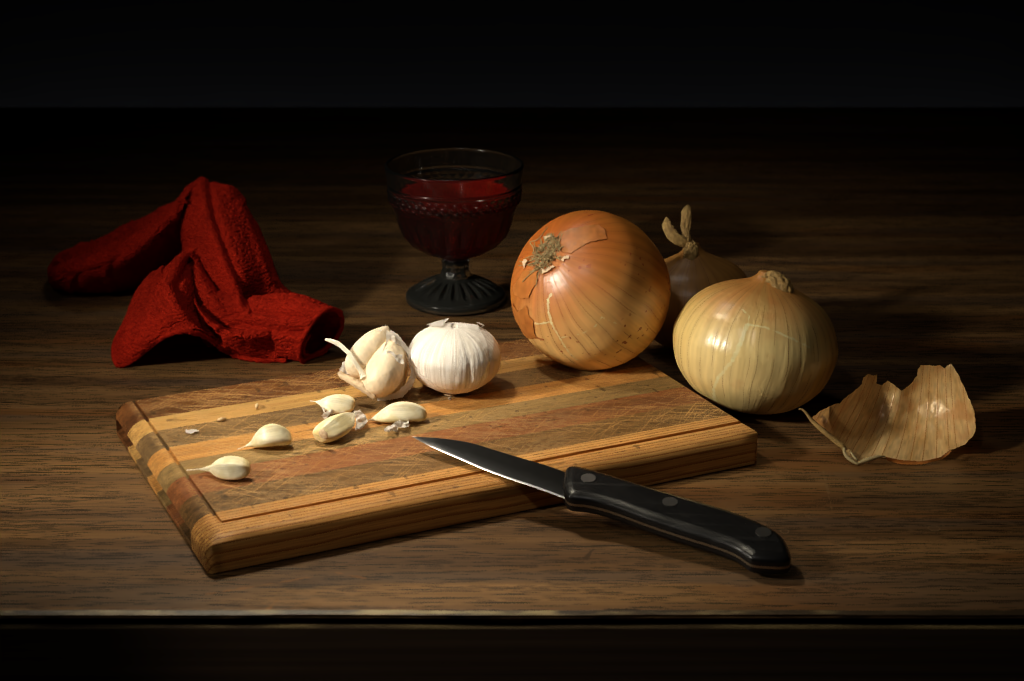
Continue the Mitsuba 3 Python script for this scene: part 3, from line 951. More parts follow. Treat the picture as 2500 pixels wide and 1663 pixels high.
for pts in ([(1490, 160), (1520, 128), (1537, 140)], [(1830, 175), (1842, 160), (1860, 178), (1895, 172)], [(1330, 165), (1380, 138), (1450, 128)]):
    dg = float((gc - EYE) @ -SW)
    ms.append(tube([atd(*z6(*q), dg + .006) for q in pts], [.0005, .0006, .0003, .0002][:len(pts)], 5, dense=9))
put('garlic_bulb__torn_paper', cat(ms), 'garlic_paper', smooth=True)
rp = trimesh.creation.cylinder(.0045, .0008, sections=24)
rp.apply_translation((gx - .003, gy - .006, .0207))
put('garlic_bulb__root_plate', rp, 'dry_paper', smooth=30)
tag('garlic_bulb', 'whole white garlic bulb in papery skin on the board', 'garlic')


# --- cloves
def clove(L, w, h, bend=.15, tail=.0, seed=0, facet=.62, roll=0.0, base_cut=.30):
    """a clove along +x from its base (x = 0) to its tip; flat inner facets on +z"""
    nu, nv = 72, 64
    t = np.linspace(0, 1, nv)
    Lb = L
    x = t * Lb
    e = np.clip(t / .42, 0, 1)
    r = np.where(t < .42, base_cut + (1 - base_cut) * np.sqrt(np.clip(1 - (1 - e) ** 2.2, 0, 1)), np.clip(1 - (np.clip(t - .42, 0, 1) / (.58 - .045 * (tail > 0))) ** 2.1, 0, 1) ** .85)
    r = np.maximum(r, (.13 - .09 * t) * (t > .5))
    a = np.arange(nu) * 2 * np.pi / nu + roll
    dirs = [(math.radians(d), 1.0) for d in range(180, 361, 20)] + [(math.radians(52), facet), (math.radians(128), facet * 1.04)]
    a2 = a - roll
    rho = np.sum([(np.clip(np.cos(a2 - d), 0, 1) / k) ** 9 for d, k in dirs], 0) ** (-1 / 9)
    cy, cz = np.cos(a) * rho * w / 2, np.sin(a) * rho * h / 2
    P = np.stack([np.broadcast_to(x, (nu, nv)), cy[:, None] * r, cz[:, None] * r], -1)
    P = P * (1 + .05 * (meshkit.fbm(P / (w * .6) + seed, 2, seed) - .5))[..., None]
    P[..., 2] += bend * h * (-(np.abs(t - .42) ** 1.8) * 2.2)[None]
    P[:, :, 1] += .06 * w * np.sin(t * 3.1 + seed)
    if tail > 0:
        k = np.clip((t - .88) / .12, 0, 1)
        P[..., 0] += (k ** 1.5 * tail)[None]
    m = grid_mesh(P, close_u=True)
    v = np.vstack([m.vertices, [P[:, 0].mean(0) - [.0004, 0, 0]], [P[:, -1].mean(0)]])
    k = np.arange(nu)
    f0 = np.stack([((k + 1) % nu) * nv, k * nv, np.full(nu, nu * nv)], 1)
    f1 = np.stack([k * nv + nv - 1, ((k + 1) % nu) * nv + nv - 1, np.full(nu, nu * nv + 1)], 1)
    m = trimesh.Trimesh(v, np.vstack([m.faces, f0, f1]), process=False)
    if m.volume < 0:
        m.invert()
    return m


def clove_colour(p, n, uv):
    a = fbm(p.x * 140, p.y * 140, p.z * 140)
    b = fbm(p.x * 420, p.y * 420, p.z * 420)
    t = uv.x                                   # 0 at the base, 1 at the tip
    c = mix((.66, .57, .32), (.78, .73, .54), smoothstep(.3, .7, a))
    c = mix(c, mi.Color3f(.62, .44, .17), smoothstep(.10, .0, t + .06 * (b - .5)) * .7)
    st = noise(uv.y * 60, t * 2.5, 3)
    c = c * (.90 + .2 * st)
    return mix(c, mi.Color3f(.82, .78, .66), smoothstep(.78, 1.0, t) * .6)


def clove_bump(p, n, uv):
    return fbm(uv.y * 46, uv.x * 3, 3, 3)


scene['clove_flesh'] = {'type': 'twosided', 'b': {'type': 'bumpmap', 'arbitrary': proc(clove_bump, 3e-4), 'scale': .00025,
                        'bsdf': {'type': 'principled', 'base_color': proc(clove_colour), 'roughness': .36, 'specular': .5, 'flatness': .5}}}


def place_clove(key, m, base, tip, up, bsdf='clove_flesh', rest=None):
    x = unit(np.asarray(tip) - base)
    z = unit(np.asarray(up, float) - x * np.dot(up, x))
    Rm = np.stack([x, np.cross(z, x), z], 1)
    uv = np.stack([np.clip(m.vertices[:, 0] / m.vertices[:, 0].max(), 0, 1), np.arctan2(m.vertices[:, 2], m.vertices[:, 1]) / 6.2832 + .5], 1)
    v = m.vertices @ Rm.T + base
    if rest is not None:
        v[:, 2] += rest - v[:, 2].min()
    mm = trimesh.Trimesh(v, m.faces, process=False)
    scene[key] = mikit.ply(mm, bsdf, smooth=True, uv=uv)
    return mm


z7 = lambda x, y: (420 + x / 3.466, 940 + y / 3.466)
ZB = .0203


def flat_clove(name, b, t, zb, zt, w, h, up, label, tail=0., seed=0, bend=.15, facet=.62):
    w, h = w * .90, h * .86
    B, Tp = at(*z7(*b), zb), at(*z7(*t), zt)
    L = np.linalg.norm(Tp - B)
    m = clove(L, w, h, bend, tail, seed, facet)
    mm = place_clove(name + '__flesh', m, B, Tp, up, rest=ZB)
    tag(name, label, 'garlic clove', 'peeled garlic cloves on the board')
    return mm


flat_clove('garlic_clove', (645, 705), (275, 725), .027, .0235, .0165, .0150, (.1, -.75, .75), 'peeled garlic clove with long thin tail, nearest the front left of the board', .012, 1, .35)
flat_clove('garlic_clove_001', (1000, 420), (635, 490), .0275, .0250, .0185, .0185, (.45, -.10, .9), 'stout peeled garlic clove with short tail, second from the front left', .006, 2, .55)
cl3 = flat_clove('garlic_clove_002', (1240, 425), (1545, 215), .0265, .0300, .0205, .0190, (-.1, -.5, .85), 'yellow garlic clove with its round cut base facing us, beside a scrap of skin', .002, 3, .15, .55)
flat_clove('garlic_clove_003', (2150, 235), (1655, 250), .0265, .0255, .0175, .0175, (.40, -.35, .85), 'long curved garlic clove right of the pair, nearest the broken bulb', .002, 4, .55, .55)
flat_clove('garlic_clove_004', (1540, 150), (1225, 100), .0270, .0300, .0180, .0150, (.0, -.4, .9), 'partly hidden garlic clove with pointed pale tip behind the yellow clove', .004, 5, .1, .6)
bd = trimesh.creation.icosphere(3, .0030)
bd.vertices *= [1, .35, 1]
bd.vertices += (meshkit.fbm(bd.vertices * 900, 2, 3)[:, None] - .5) * .0012
bd.vertices = bd.vertices @ frame(at(*z7(1240, 425), .026) - at(*z7(1400, 315), .028), (0, 0, 1))[:, [0, 2, 1]].T
bd.apply_translation(at(*z7(1282, 418), .0285) + SW * .0006)
put('garlic_clove_002__base_scar', bd, 'dry_paper', smooth=True)

# --- broken bulb
DB = float((at(*z6(640, 960), .021) - EYE) @ -SW)
p6 = lambda x, y, o=0.0: atd(*z6(x, y), DB - o)


def bulb_clove(key, b, t, wpx, hm, ob, ot, up, seed, bsdf='garlic_clove_skin'):
    B, Tp = p6(*b, ob), p6(*t, ot)
    m = clove(np.linalg.norm(Tp - B), wpx / 4.5327 / FPX * DB, hm, .12, 0, seed, .9, base_cut=.12)
    return place_clove(key, m, B, Tp, up, bsdf)


bulb_clove('garlic_bulb_001__clove', (475, 735), (835, 175), 420, .028, .004, -.006, -(SW * .9 - SR * .3), 11)
bulb_clove('garlic_bulb_001__clove_001', (690, 945), (900, 290), 470, .030, .010, .000, -(SW * .95 + SR * .25), 12)
bulb_clove('garlic_bulb_001__clove_002', (850, 940), (920, 250), 470, .020, -.004, -.010, -(SR * .8 + SW * .3), 13)
bulb_clove('garlic_bulb_001__clove_003', (640, 800), (850, 260), 250, .020, -.012, -.018, -SW, 14)


def shell6(poly, of, seed, amp=.8, step=5, curl=.0012):
    q = jag([z6(*k) for k in poly], amp, 5, seed)

    def fn(x, y):
        o = of((x - 760) * 4.5327, (y - 760) * 4.5327)
        return atd(x, y, DB - o - curl * 2 * (float(meshkit.fbm(np.array([x * .09, y * .09, seed * 3.0]), 2, seed)) - .5))
    return sheet(q, step, fn)


def cup(x, y):
    r = min(1.0, math.hypot((x - 800) / 420, (y - 620) / 430))
    return .011 * math.sqrt(max(0, 1 - r * r)) - .002


ms = [shell6([(880, 205), (960, 260), (1050, 370), (1120, 460), (1160, 550), (1168, 700), (1110, 850), (1010, 955), (850, 985), (730, 992), (718, 950), (830, 935), (950, 890), (1040, 810), (1095, 720), (1110, 600), (1080, 490), (1010, 400), (900, 330), (850, 270)], cup, 5),
      shell6([(840, 230), (900, 250), (990, 330), (1020, 390), (930, 350), (870, 330), (830, 300)], lambda x, y: .0085, 8, 1.2, 4, .003),
      shell6([(845, 420), (880, 440), (950, 470), (1010, 470), (1020, 590), (960, 560), (870, 510), (835, 470)], lambda x, y: cup(x, y) + .007, 9, 1.2, 4, .002)]
put('garlic_bulb_001__outer_skin', cat(ms), 'garlic_paper', smooth=True)
ms = [shell6([(340, 560), (420, 540), (470, 380), (490, 370), (460, 480), (430, 560), (430, 700), (310, 690), (312, 640), (335, 600)], lambda x, y: .004, 21, 1.0, 4, .002),
      shell6([(770, 190), (785, 165), (810, 170), (822, 135), (830, 170), (845, 175), (830, 200), (790, 205)], lambda x, y: -.006, 23, .5, 3, .002)]
ms += [shell6([(425, 560), (465, 470), (555, 330), (660, 255), (780, 192), (788, 212), (600, 345), (495, 480), (450, 600), (432, 640)], lambda x, y: .005, 31, .9, 4, .0015),
       shell6([(828, 215), (862, 212), (868, 300), (845, 350), (800, 450), (786, 440), (830, 330)], lambda x, y: .0135, 33, .9, 4, .0015),
       shell6([(590, 760), (700, 600), (800, 430), (815, 445), (720, 610), (620, 790)], lambda x, y: .0105, 35, .7, 4, .001)]
put('garlic_bulb_001__torn_paper', cat(ms), 'garlic_paper', smooth=True)
# base plate: a crusty rim along the lower left
bp = tube([p6(315, 690, .004), p6(400, 745, .008), p6(520, 810, .011), p6(620, 880, .013), p6(705, 950, .013)], [.0016, .0022, .0026, .0024, .0016], 20, dense=46)
bp.vertices += (meshkit.fbm(bp.vertices * 420, 3, 2)[:, None] - .5) * .0026 * unit(SW + SU)
put('garlic_bulb_001__base_plate', bp, 'dry_paper', smooth=True)
st = blade_leaf([p6(580, 745, .016), p6(535, 650, .015), p6(470, 540, .015), p6(420, 470, .014), p6(330, 385, .012), p6(240, 335, .011), p6(155, 310, .010)], [.0020, .0015, .0013, .0014, .0014, .0012, .0007], [.0012, .0009, .0008, .0008, .0008, .0007, .0005], 17, SR * .7 + SU * .7)
put('garlic_bulb_001__stem', st, 'garlic_stem', smooth=True)
scene['garlic_stem'] = matte((.76, .70, .56), .45)
tag('garlic_bulb_001', 'broken open garlic bulb with cloves showing and a curled dry stem', 'garlic')


# --- scraps of skin and crumbs on the board
def scrap(name, poly, z0, seed, label, curl=.0022, f=z7, s=3.466, cat_='garlic skin'):
    q = jag([f(*k) for k in poly], .7, 4, seed)
    c = q.centroid

    def fn(x, y):
        h = curl * (float(meshkit.noise(np.array([x * .11, y * .17, seed * 5.0]), seed))) + z0
        return at(x, y, h)
    m = sheet(q, 3.0, fn)
    put(name, m, 'garlic_paper', smooth=True)
    tag(name, label, cat_)


scrap('garlic_skin_scrap', [(108, 392), (120, 375), (170, 375), (205, 378), (232, 390), (195, 395), (160, 412), (115, 408)], .0206, 3, 'small white scrap of garlic skin alone at the left of the board')
scrap('garlic_skin_scrap_001', [(1795, 365), (1850, 340), (1880, 320), (1960, 280), (2005, 272), (2005, 350), (1960, 360), (1915, 358), (1905, 392), (1800, 392)], .0206, 4, 'crinkled scrap of garlic skin just beyond the knife tip', .006)
scrap('garlic_skin_scrap_002', [(1535, 220), (1590, 210), (1640, 260), (1655, 310), (1610, 365), (1550, 385), (1560, 300)], .0215, 6, 'white scrap of garlic skin leaning on the yellow clove', .006)
scrap('garlic_skin_scrap_003', [(1248, 155), (1275, 165), (1300, 235), (1330, 205), (1420, 205), (1470, 225), (1350, 240), (1290, 290), (1265, 260), (1285, 230)], .0215, 7, 'ragged scrap of garlic skin under the pointed pale clove', .005)
scene['splinter_wood'] = matte((.62, .46, .25), .7)
put('wood_splinter', tube([at(*z7(713, 198), .0207), at(*z7(718, 175), .0222), at(*z7(722, 158), .0216)], [.0006, .0011, .0004], 6, dense=8), 'splinter_wood', smooth=True)
tag('wood_splinter', 'tiny tan splinter on the pale tan board strip', 'splinter')
put('wood_splinter_001', tube([at(*z7(385, 298), .0204), at(*z7(420, 290), .0214), at(*z7(455, 283), .0205)], [.0006, .0011, .0004], 6, dense=8), 'splinter_wood', smooth=True)
tag('wood_splinter_001', 'frayed tan splinter at the join below the pale tan strip', 'splinter')
put('garlic_skin_curl', tube([at(*z6(1515, 965), .0208), at(*z6(1530, 955), .0222), at(*z6(1550, 950), .0212), at(*z6(1520, 962), .0206), at(*z6(1545, 975), .0206)], [.0003] * 5, 5, dense=16), 'garlic_paper', smooth=True)
tag('garlic_skin_curl', 'tiny white curl of garlic skin in front of the whole bulb', 'garlic skin')

# ------------------------------------------------------------------ knife
z8 = lambda x, y: (960 + x / 2.2663, 1030 + y / 2.2663)
KP0, KP1 = at(*z8(108, 82), .0285), at(*z8(2190, 720), .0098)
kx = unit(KP1 - KP0)
ky = np.array([-kx[1], kx[0], 0])
ky = unit(ky if ky[1] < 0 else -ky)
roll = math.radians(9)
ky = unit(ky * math.cos(roll) - np.cross(kx, ky) * math.sin(roll) * np.sign(np.cross(kx, ky)[2]))
kz = np.cross(kx, ky)
if kz[2] < 0:
    kz = -kz


def kplane(px, py, off=0.0):
    d = ray(px, py)
    k = ((KP0 + kz * off - EYE) @ kz) / (d @ kz)
    q = EYE + d * k - KP0
    return np.array([q @ kx, q @ ky])


def kw(a, b, c):
    return KP0 + kx * a + ky * b + kz * c


spine = np.array([kplane(*z8(*q)) for q in ((108, 82), (220, 94), (330, 106), (430, 124), (520, 150), (700, 205), (830, 243), (950, 285))])
edge = np.array([kplane(*z8(*q)) for q in ((108, 84), (250, 157), (380, 212), (500, 264), (640, 316), (760, 357), (880, 400), (975, 437))])
tt = np.linspace(0, 1, 60)
sp = CubicSpline(np.linspace(0, 1, 8), spine)(tt)
ed = CubicSpline(np.linspace(0, 1, 8), edge)(tt)
wd = np.linalg.norm(ed - sp, axis=1)
bw = np.minimum(.0019, wd * .5)[:, None]
bv = ed + (sp - ed) / np.maximum(wd, 1e-6)[:, None] * bw
mid = sp * .55 + bv * .45
ring = [(sp, .0008), (mid, .00062), (bv, .00048), (ed, .0), (bv, -.00048), (mid, -.00062), (sp, -.0008)]
for k in range(len(ring)):
    ring[k] = np.array([kw(a, b, ring[k][1] * min(1, .15 + 6 * t)) for (a, b), t in zip(ring[k][0], tt)])
P = np.array(ring)
bl = grid_mesh(P, close_u=True)


def steel_rough(p, n, uv):
    return .20 + .12 * noise(p.x * 300, p.y * 300, 3)


scene['knife_steel'] = {'type': 'twosided', 'b': {'type': 'principled', 'base_color': {'type': 'rgb', 'value': [.24, .236, .23]}, 'metallic': 1.0, 'roughness': .18}}
scene['rivet_steel'] = matte((.33, .32, .31), .32, metallic=1.0)
def handle_rough(p, n, uv):
    return .24 + .16 * fbm(p.x * 90, p.y * 90, p.z * 90) + .12 * smoothstep(.7, .8, noise(p.x * 60 + p.y * 900, p.y * 60, 3))


scene['handle_plastic'] = matte((.005, .005, .0055), proc(handle_rough), specular=.3)
put('paring_knife__blade', bl, 'knife_steel', smooth=8)
top = [(948, 280), (962, 256), (1000, 250), (1100, 272), (1200, 302), (1400, 365), (1700, 452), (1900, 512), (2080, 590), (2160, 645), (2198, 720), (2203, 785)]
bot = [(1990, 775), (1950, 748), (1900, 712), (1800, 672), (1600, 612), (1400, 545), (1200, 470), (1080, 440), (975, 432), (945, 400), (935, 340)]
HT = .0064
ho = np.array([kplane(*z8(*q), HT * .5) for q in top + bot])
for _ in range(3):
    ho = np.stack([ho * .78 + np.roll(ho, -1, 0) * .22, ho * .22 + np.roll(ho, -1, 0) * .78], 1).reshape(-1, 2)
hp = Polygon(ho).buffer(.0004).buffer(-.0004)
hr = np.array(shapely.segmentize(hp.buffer(-.0015).buffer(.0015).exterior, .0012).coords)[:-1]
cen = np.array(hp.centroid.coords[0])


def handle(sign):
    rings = []
    for ins, hz in ((0.0, .0009), (0.0, .0028), (.0004, .0039), (.0012, .0048), (.0024, .0055), (.0036, .0060), (.0046, .0063)):
        q = hp.buffer(-.0015 - ins).buffer(.0015) if ins else hp.buffer(-.0015).buffer(.0015)
        ex = np.array(q.exterior.coords)
        ext = shapely.LineString(ex)
        # nearest points keep the rings matched one to one
        pr_ = np.array([ext.interpolate(ext.project(Point(*h))).coords[0] for h in hr])
        rings.append(np.array([kw(a, b, sign * hz) for a, b in pr_]))
    P = np.array(rings).transpose(1, 0, 2)
    m = grid_mesh(P, close_u=True)
    n, nv = len(hr), len(rings)
    k = np.arange(n)
    cp = kw(*cen, sign * .0063)
    v = np.vstack([m.vertices, [cp]])
    tri = np.array(trimesh.creation.triangulate_polygon(Polygon([(0, 0), (1, 0), (0, 1)]), engine='earcut')[1])
    import mapbox_earcut as ec
    p2 = np.array([((q - KP0) @ kx, (q - KP0) @ ky) for q in rings[-1]])
    tri = ec.triangulate_float64(p2, np.array([len(p2)], dtype=np.uint32)).reshape(-1, 3).astype(int)
    f = np.vstack([m.faces, tri * nv + nv - 1])
    mm = trimesh.Trimesh(v, f, process=False)
    trimesh.repair.fix_normals(mm)
    return mm


put('paring_knife__handle_scale', handle(1), 'handle_plastic', smooth=25)
put('paring_knife__handle_scale', handle(-1), 'handle_plastic', smooth=25)
tq = np.array(hp.buffer(-.00015).exterior.coords)[:-1]
tg = trimesh.creation.extrude_polygon(hp.buffer(-.0001), .0015, engine='earcut')
tv = tg.vertices.copy()
tg.vertices = np.array([kw(a, b, c - .00075) for a, b, c in tv])
scene['tang_steel'] = matte((.22, .17, .12), .35, metallic=.8)
put('paring_knife__tang', tg, 'tang_steel')
for q in ((1080, 312), (1532, 443), (2048, 611)):
    a, b = kplane(*z8(*q), .0064)
    rv = trimesh.creation.cylinder(.0040, .0006, sections=32)
    rv.vertices = np.array([kw(a + x, b + y, 0.0064 + w) for x, y, w in rv.vertices])
    put('paring_knife__rivet', rv, 'rivet_steel', smooth=30)
bo = kplane(*z8(948, 350), 0)
tag('paring_knife', 'small kitchen knife with black riveted handle leaning on the front of the board', 'knife')

# ------------------------------------------------------------------ goblet with red drink
GY = 1.199
GX = float(aty(1111, 560, GY)[0])


def goblet():
    outer = [(.0492, .1052), (.0500, .1046), (.0503, .1030), (.0498, .0980), (.0490, .0930), (.0486, .0915), (.0492, .0905), (.0492, .0895), (.0484, .0885), (.0480, .0870), (.0472, .0800), (.0456, .0735), (.0432, .0680), (.0412, .0610),
             (.0374, .0515), (.0325, .0455), (.0250, .0405), (.0170, .0373), (.0122, .0350), (.0104, .0325), (.0094, .0290), (.0094, .0250), (.0108, .0222), (.0112, .0205), (.0125, .0190), (.0180, .0165), (.0250, .0135), (.0320, .0098), (.0358, .0078), (.0371, .0060), (.0374, .0040), (.0368, .0014), (.0352, .0004), (.0340, .0003), (.0325, .0003),
             (.0290, .0003), (.0150, .0003), (.0, .0003)]
    inner = [(.0, .0440), (.0120, .0446), (.0230, .0480), (.0310, .0540), (.0362, .0615), (.0392, .0690), (.0430, .0780), (.0450, .0860), (.0462, .0920), (.0474, .0990), (.0480, .1035), (.0485, .1050)]
    prof = inner + outer
    pr = np.array(prof)
    seg = np.concatenate([[0], np.cumsum(np.linalg.norm(np.diff(pr, axis=0), axis=1))])
    tt = np.unique(np.concatenate([np.linspace(0, seg[-1], 300), seg]))
    r, z = np.interp(tt, seg, pr[:, 0]), np.interp(tt, seg, pr[:, 1])
    from scipy.ndimage import gaussian_filter1d
    r, z = gaussian_filter1d(r, .8, mode='nearest'), gaussian_filter1d(z, .8, mode='nearest')
    r[0] = r[-1] = 1e-5
    out = tt > seg[len(inner) - 1] + .0005
    nu = 480
    ph = np.arange(nu) * 2 * np.pi / nu
    rr = np.broadcast_to(r, (nu, len(tt))).copy()
    zz = np.broadcast_to(z, (nu, len(tt))).copy()
    # beads below the ring, on the outside
    for row, (zc, sh) in enumerate(((.0853, 0), (.0818, .5), (.0783, 0))):
        b = np.maximum(0, 1 - (np.abs(((ph * 44 / 6.2832 + sh) % 1) - .5)[:, None] * 2.3) ** 2 - ((z - zc)[None] / .00185) ** 2)
        rr += out * .0015 * np.sqrt(b) * (z > .07)
    fl = (np.abs(np.sin(ph * 11))[:, None] - .5)
    rr += out * fl * .0016 * np.exp(-((z - .0565) / .010) ** 2) * (z > .038)
    rr *= 1 + out * (.05 * np.cos(ph * 8)[:, None]) * np.exp(-((z - .0270) / .006) ** 2)
    # petals pressed into the foot from above
    foot = out * np.exp(-((r - .0225) / .0075) ** 4) * (z < .018)
    zz -= foot * .0017 * np.clip(np.cos(ph * 20)[:, None] * 1.2, -.5, 1) * (tt < seg[len(inner) + 33])
    P = np.stack([np.cos(ph)[:, None] * rr + GX, np.sin(ph)[:, None] * rr + GY, zz + .0002], -1)
    m = grid_mesh(P, close_u=True)
    if m.volume < 0:
        m.invert()
    return m


def film_light_colour(p, n, uv):
    # paler foot colour paints in light glowing through the glass
    return mix((.04, .045, .043), (.21, .22, .20), smoothstep(.040, .018, p.z))


def glass_film(p, n, uv):
    return .07 + .0 * p.z


scene['goblet_glass'] = {'type': 'blendbsdf', 'weight': proc(glass_film), 'clear': {'type': 'dielectric', 'int_ior': 1.5, 'ext_ior': 1.0, 'specular_transmittance': {'type': 'rgb', 'value': [.95, .97, .96]}},
                         'film': {'type': 'twosided', 'b': {'type': 'principled', 'base_color': proc(film_light_colour), 'roughness': .17, 'specular': .9}}}
put('glass_goblet', goblet(), 'goblet_glass', smooth=True)
tag('glass_goblet', 'pressed glass footed goblet with beaded bowl, half full of red drink', 'goblet')
wp = [(.0, .0437), (.0122, .0443), (.0233, .0477), (.0313, .0537), (.0365, .0612), (.0395, .0688), (.0430, .0772), (.0438, .0803), (.0441, .0812), (.0432, .0806), (.0415, .0803), (.0, .0802)]
wm = trimesh.creation.revolve(wp, sections=160)
wm.apply_translation((GX, GY, .0002))


def wine_colour(p, n, uv):
    a = fbm(p.x * 60, p.y * 60, p.z * 60)
    return mix((.22, .005, .003), (.32, .011, .005), a)


scene['red_drink_liquid'] = {'type': 'twosided', 'b': {'type': 'principled', 'base_color': proc(wine_colour), 'roughness': .12, 'specular': .4}}
put('red_drink', wm, 'red_drink_liquid', smooth=40)
tag('red_drink', 'dark red drink filling most of the goblet', 'drink')

# ------------------------------------------------------------------ red cloth
z1 = lambda x, y: (100 + x / 2.904, 400 + y / 2.904)


def patch(ctrl, nu, nv):
    """ctrl: rows of 3-D control points -> smooth grid (nu along rows, nv across)"""
    C = np.array(ctrl, float)
    a, b = np.linspace(0, 1, C.shape[0]), np.linspace(0, 1, C.shape[1])
    G = CubicSpline(b, C, axis=1)(np.linspace(0, 1, nv))
    return CubicSpline(a, G, axis=0)(np.linspace(0, 1, nu))


CREASES = [([(1190, 150), (1230, 380), (1330, 640), (1440, 900), (1470, 1000)], 26, .0030), ([(1330, 1075), (1500, 1040), (1700, 1075), (1950, 1085)], 24, .0026), ([(1060, 690), (960, 860), (1010, 1000), (1120, 1140), (1260, 1230)], 30, .0034),
           ([(850, 800), (760, 960), (690, 1180)], 24, .0022), ([(900, 420), (640, 610), (420, 740), (200, 800)], 30, .0034), ([(1450, 300), (1560, 560), (1640, 800)], 20, .0024), ([(1290, 1180), (1450, 1270), (1640, 1330)], 18, .0022),
           ([(1400, 1130), (1650, 1180), (1900, 1200)], 22, .0024),
           ([(1010, 300), (720, 470), (430, 610), (170, 700)], 22, .0026), ([(360, 600), (300, 700), (250, 840)], 26, .0024), ([(640, 480), (560, 620), (500, 760)], 24, .0018)]


def loops(P, seed, amp=.0010):
    """terry loops: rows of small bumps pushed out along the normal"""
    du, dv = np.gradient(P, axis=0), np.gradient(P, axis=1)
    n = np.cross(du, dv)
    n /= np.linalg.norm(n, axis=-1, keepdims=True) + 1e-12
    if (n * SW).sum(-1).mean() < 0:
        n = -n
    P = P + n * (.0055 * (meshkit.fbm(P * [17, 17, 22], 3, 77) - .5))[..., None]
    # sharp creases, laid where the photograph shows them
    q = P - EYE
    dep = -(q @ SW)
    zx, zy = (PW / 2 + FPX * (q @ SR) / dep - 100) * 2.904, (PH / 2 - FPX * (q @ SU) / dep - 400) * 2.904
    for line, wd, dp in CREASES:
        best = np.full(zx.shape, 1e9)
        side = np.zeros(zx.shape)
        for (x0, y0), (x1, y1) in zip(line[:-1], line[1:]):
            ex, ey = x1 - x0, y1 - y0
            l2 = ex * ex + ey * ey
            t = np.clip(((zx - x0) * ex + (zy - y0) * ey) / l2, 0, 1)
            d = np.hypot(zx - x0 - t * ex, zy - y0 - t * ey)
            k = d < best
            side = np.where(k, np.sign(ex * (zy - y0) - ey * (zx - x0)), side)
            best = np.minimum(best, d)
        P = P + n * (dp * (-np.exp(-(best / wd) ** 2) + .8 * np.exp(-((best - 2.0 * wd) / (1.3 * wd)) ** 2) * (side > 0)))[..., None]
    a = meshkit.noise(P * [520, 520, 860] + seed, seed)
    b = meshkit.noise(P * [1100, 1100, 1500], seed + 4)
    h = np.clip((a - .28) / .26, 0, 1) * (.65 + .35 * b) + .25 * b
    return P + n * (h * amp)[..., None], n


rgc = np.random.default_rng(3)
A = lambda x, y, z: at(*z1(x, y), z)
back = lambda q, dy, z: np.array([q[0], q[1] + dy, z])
surf = []
# lobe lying back to the left
B = [[(1130, 120, .087), (1085, 170, .086), (1035, 250, .081), (1000, 400, .062)], [(880, 335, .060), (865, 400, .062), (845, 480, .057), (905, 600, .034)], [(640, 440, .042), (625, 530, .045), (630, 650, .040), (740, 800, .010)],
     [(380, 565, .031), (390, 650, .037), (440, 755, .031), (560, 892, .003)], [(180, 640, .025), (200, 720, .029), (235, 820, .022), (320, 908, .001)], [(62, 735, .013), (58, 785, .015), (66, 840, .008), (95, 880, .001)]]
ctrl = []
for row in B:
    pts = [A(*q) for q in row]
    ctrl.append([back(pts[0], .03, max(.001, pts[0][2] - .035))] + pts + [back(pts[-1], .012, max(.0005, pts[-1][2] - .02))])
surf.append(patch(ctrl, 420, 260))
# broad band coming down from the peak to the right
Mb = [[(1010, 185, .084), (1160, 118, .088), (1280, 150, .086), (1375, 180, .083)], [(985, 330, .070), (1150, 240, .083), (1300, 235, .083), (1420, 262, .077)], [(1000, 470, .058), (1180, 440, .071), (1370, 420, .071), (1495, 440, .062)],
      [(1060, 640, .046), (1250, 630, .058), (1450, 615, .057), (1575, 640, .047)], [(1170, 820, .035), (1330, 800, .046), (1520, 790, .043), (1655, 820, .034)], [(1265, 960, .027), (1390, 960, .034), (1480, 985, .026), (1720, 935, .027)],
      [(1330, 1060, .020), (1450, 1070, .025), (1560, 1060, .021), (1760, 1000, .022)]]
ctrl = []
for row in Mb:
    pts = [A(*q) for q in row]
    ctrl.append([back(pts[0], .035, max(.002, pts[0][2] - .03)), pts[0] + [0, .004, -.001], pts[1], pts[2], pts[3], back(pts[3], .045, max(.002, pts[3][2] - .035)) + [.004, 0, 0]])
ctrl.insert(0, [back(np.array(q), .05, max(.002, q[2] - .055)) for q in ctrl[0]])
surf.append(patch(ctrl, 420, 300))
# front flap with its corner on the table
Fl = [[(850, 765, .040), (930, 715, .047), (1010, 680, .050), (1090, 700, .044)], [(700, 890, .030), (830, 865, .041), (960, 870, .044), (1075, 960, .032)], [(612, 1090, .018), (760, 1050, .034), (960, 1020, .040), (1135, 1110, .027)],
      [(527, 1260, .007), (730, 1215, .025), (955, 1115, .034), (1200, 1200, .022)], [(550, 1440, .001), (745, 1320, .014), (960, 1195, .029), (1260, 1285, .012)]]
ctrl = [[A(*q) for q in row] for row in Fl]
ctrl.insert(0, [back(q, .03, max(.01, q[2] - .014)) for q in ctrl[0]])
flap = patch(ctrl, 330, 300)
surf.append(flap)
# smaller fold between flap and roll
Gf = [[(1060, 890, .030), (1150, 1060, .026), (1300, 1155, .020), (1450, 1190, .017), (1600, 1200, .015)], [(1085, 960, .036), (1190, 1110, .032), (1330, 1190, .028), (1470, 1215, .025), (1600, 1195, .023)],
      [(1140, 1100, .028), (1225, 1205, .021), (1350, 1285, .015), (1500, 1310, .013), (1640, 1285, .014)], [(1195, 1210, .022), (1300, 1325, .005), (1450, 1378, .002), (1600, 1395, .0015), (1750, 1402, .001)]]
ctrl = [[A(*q) for q in row] for row in Gf]
ctrl.insert(0, [back(q, .02, max(.004, q[2] - .012)) for q in ctrl[0]])
fold = patch(ctrl, 200, 330)
surf.append(fold)
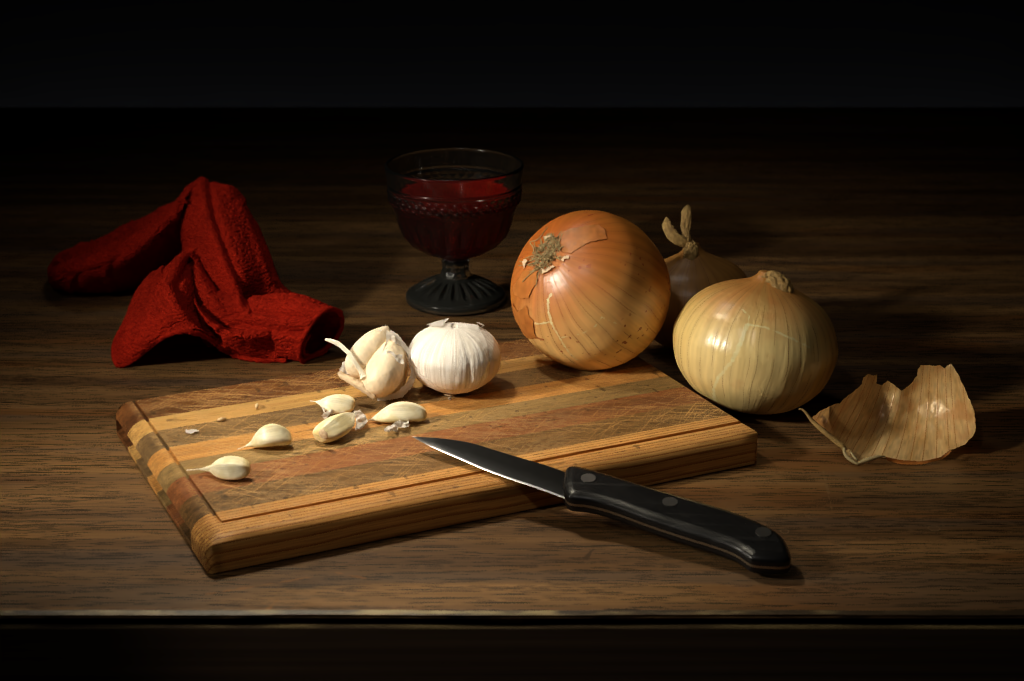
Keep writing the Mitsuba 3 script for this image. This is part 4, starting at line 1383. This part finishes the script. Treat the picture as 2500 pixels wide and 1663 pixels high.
# ribbon of cloth between the flap and the broad band
Vf = [[(1030, 680, .044), (1045, 840, .030), (1105, 1010, .024), (1230, 1120, .018)], [(1070, 655, .051), (1110, 820, .041), (1195, 965, .035), (1320, 1075, .027)],
      [(1110, 630, .047), (1200, 815, .036), (1300, 955, .029), (1410, 1035, .023)]]
ctrl = [[A(*q) for q in row] for row in Vf]
ctrl.insert(0, [back(q, .012, max(.004, q[2] - .014)) for q in ctrl[0]])
surf.append(patch(ctrl, 150, 260))
# the rolled end on the right: a spiral tube
ca, cb = A(1230, 1090, .019), A(1985, 1215, .0178)
ax = unit(cb - ca)
L = np.linalg.norm(cb - ca)
yv = unit(np.cross([0, 0, 1], ax))
zv = np.cross(ax, yv)
th = np.linspace(-2.2, 2 * np.pi * 1.42 - 2.2, 420)
uu = np.linspace(0, 1, 280)
tr = np.empty((len(uu), len(th), 3))
for k, u in enumerate(uu):
    cc = ca + (cb - ca) * u + zv * .002 * math.sin(u * 3.1)
    r0 = .0178 + .0022 * u - .002 * math.sin(u * 7)
    rr = r0 - .0072 * np.clip((th + 2.2 - 2 * np.pi * .85) / (2 * np.pi * .57), 0, 1)
    wob = 1 + .06 * np.sin(th * 3 + u * 4)
    skew = .016 * u * np.cos(th - 2.2)
    tr[k] = cc + (rr * wob)[:, None] * (np.cos(th)[:, None] * yv * -1.0 + np.sin(th)[:, None] * zv) + ax * skew[:, None] * .5
tr[..., 2] = np.maximum(tr[..., 2], .0009)
surf.append(tr)
ms = []
hems = []
for k, P in enumerate(surf):
    Q, n = loops(P, 20 + 9 * k)
    Q[..., 2] = np.maximum(Q[..., 2], .0006)
    ms.append(grid_mesh(Q))


def cloth_colour(p, n, uv):
    a = noise(p.x * 900, p.y * 900, p.z * 900)
    b = fbm(p.x * 60, p.y * 60, p.z * 60)
    return mix((.148, .004, .002), (.295, .013, .004), a) * (.8 + .4 * b)


scene['terry_red'] = matte(proc(cloth_colour), .95, specular=.05, sheen=.15, sheen_tint=1.0)
put('cloth__fabric', cat(ms), 'terry_red', smooth=True)


def hem(pts, r=.0017):
    p = np.asarray(pts)
    p = p[::max(1, len(p) // 60)].copy()
    p[:, 2] = np.maximum(p[:, 2], r)
    m = tube(p, r, 10, dense=260)
    m.vertices += (meshkit.noise(m.vertices * 700, 4)[:, None] - .5) * .0012
    return m


hm = [hem(flap[55:, 0]), hem(flap[-1]), hem(fold[-1]), hem(tr[-1])]
put('cloth__hem', cat(hm), 'terry_red', smooth=True)
tag('cloth', 'crumpled red terry cloth with a rolled end lying on the table', 'cloth')
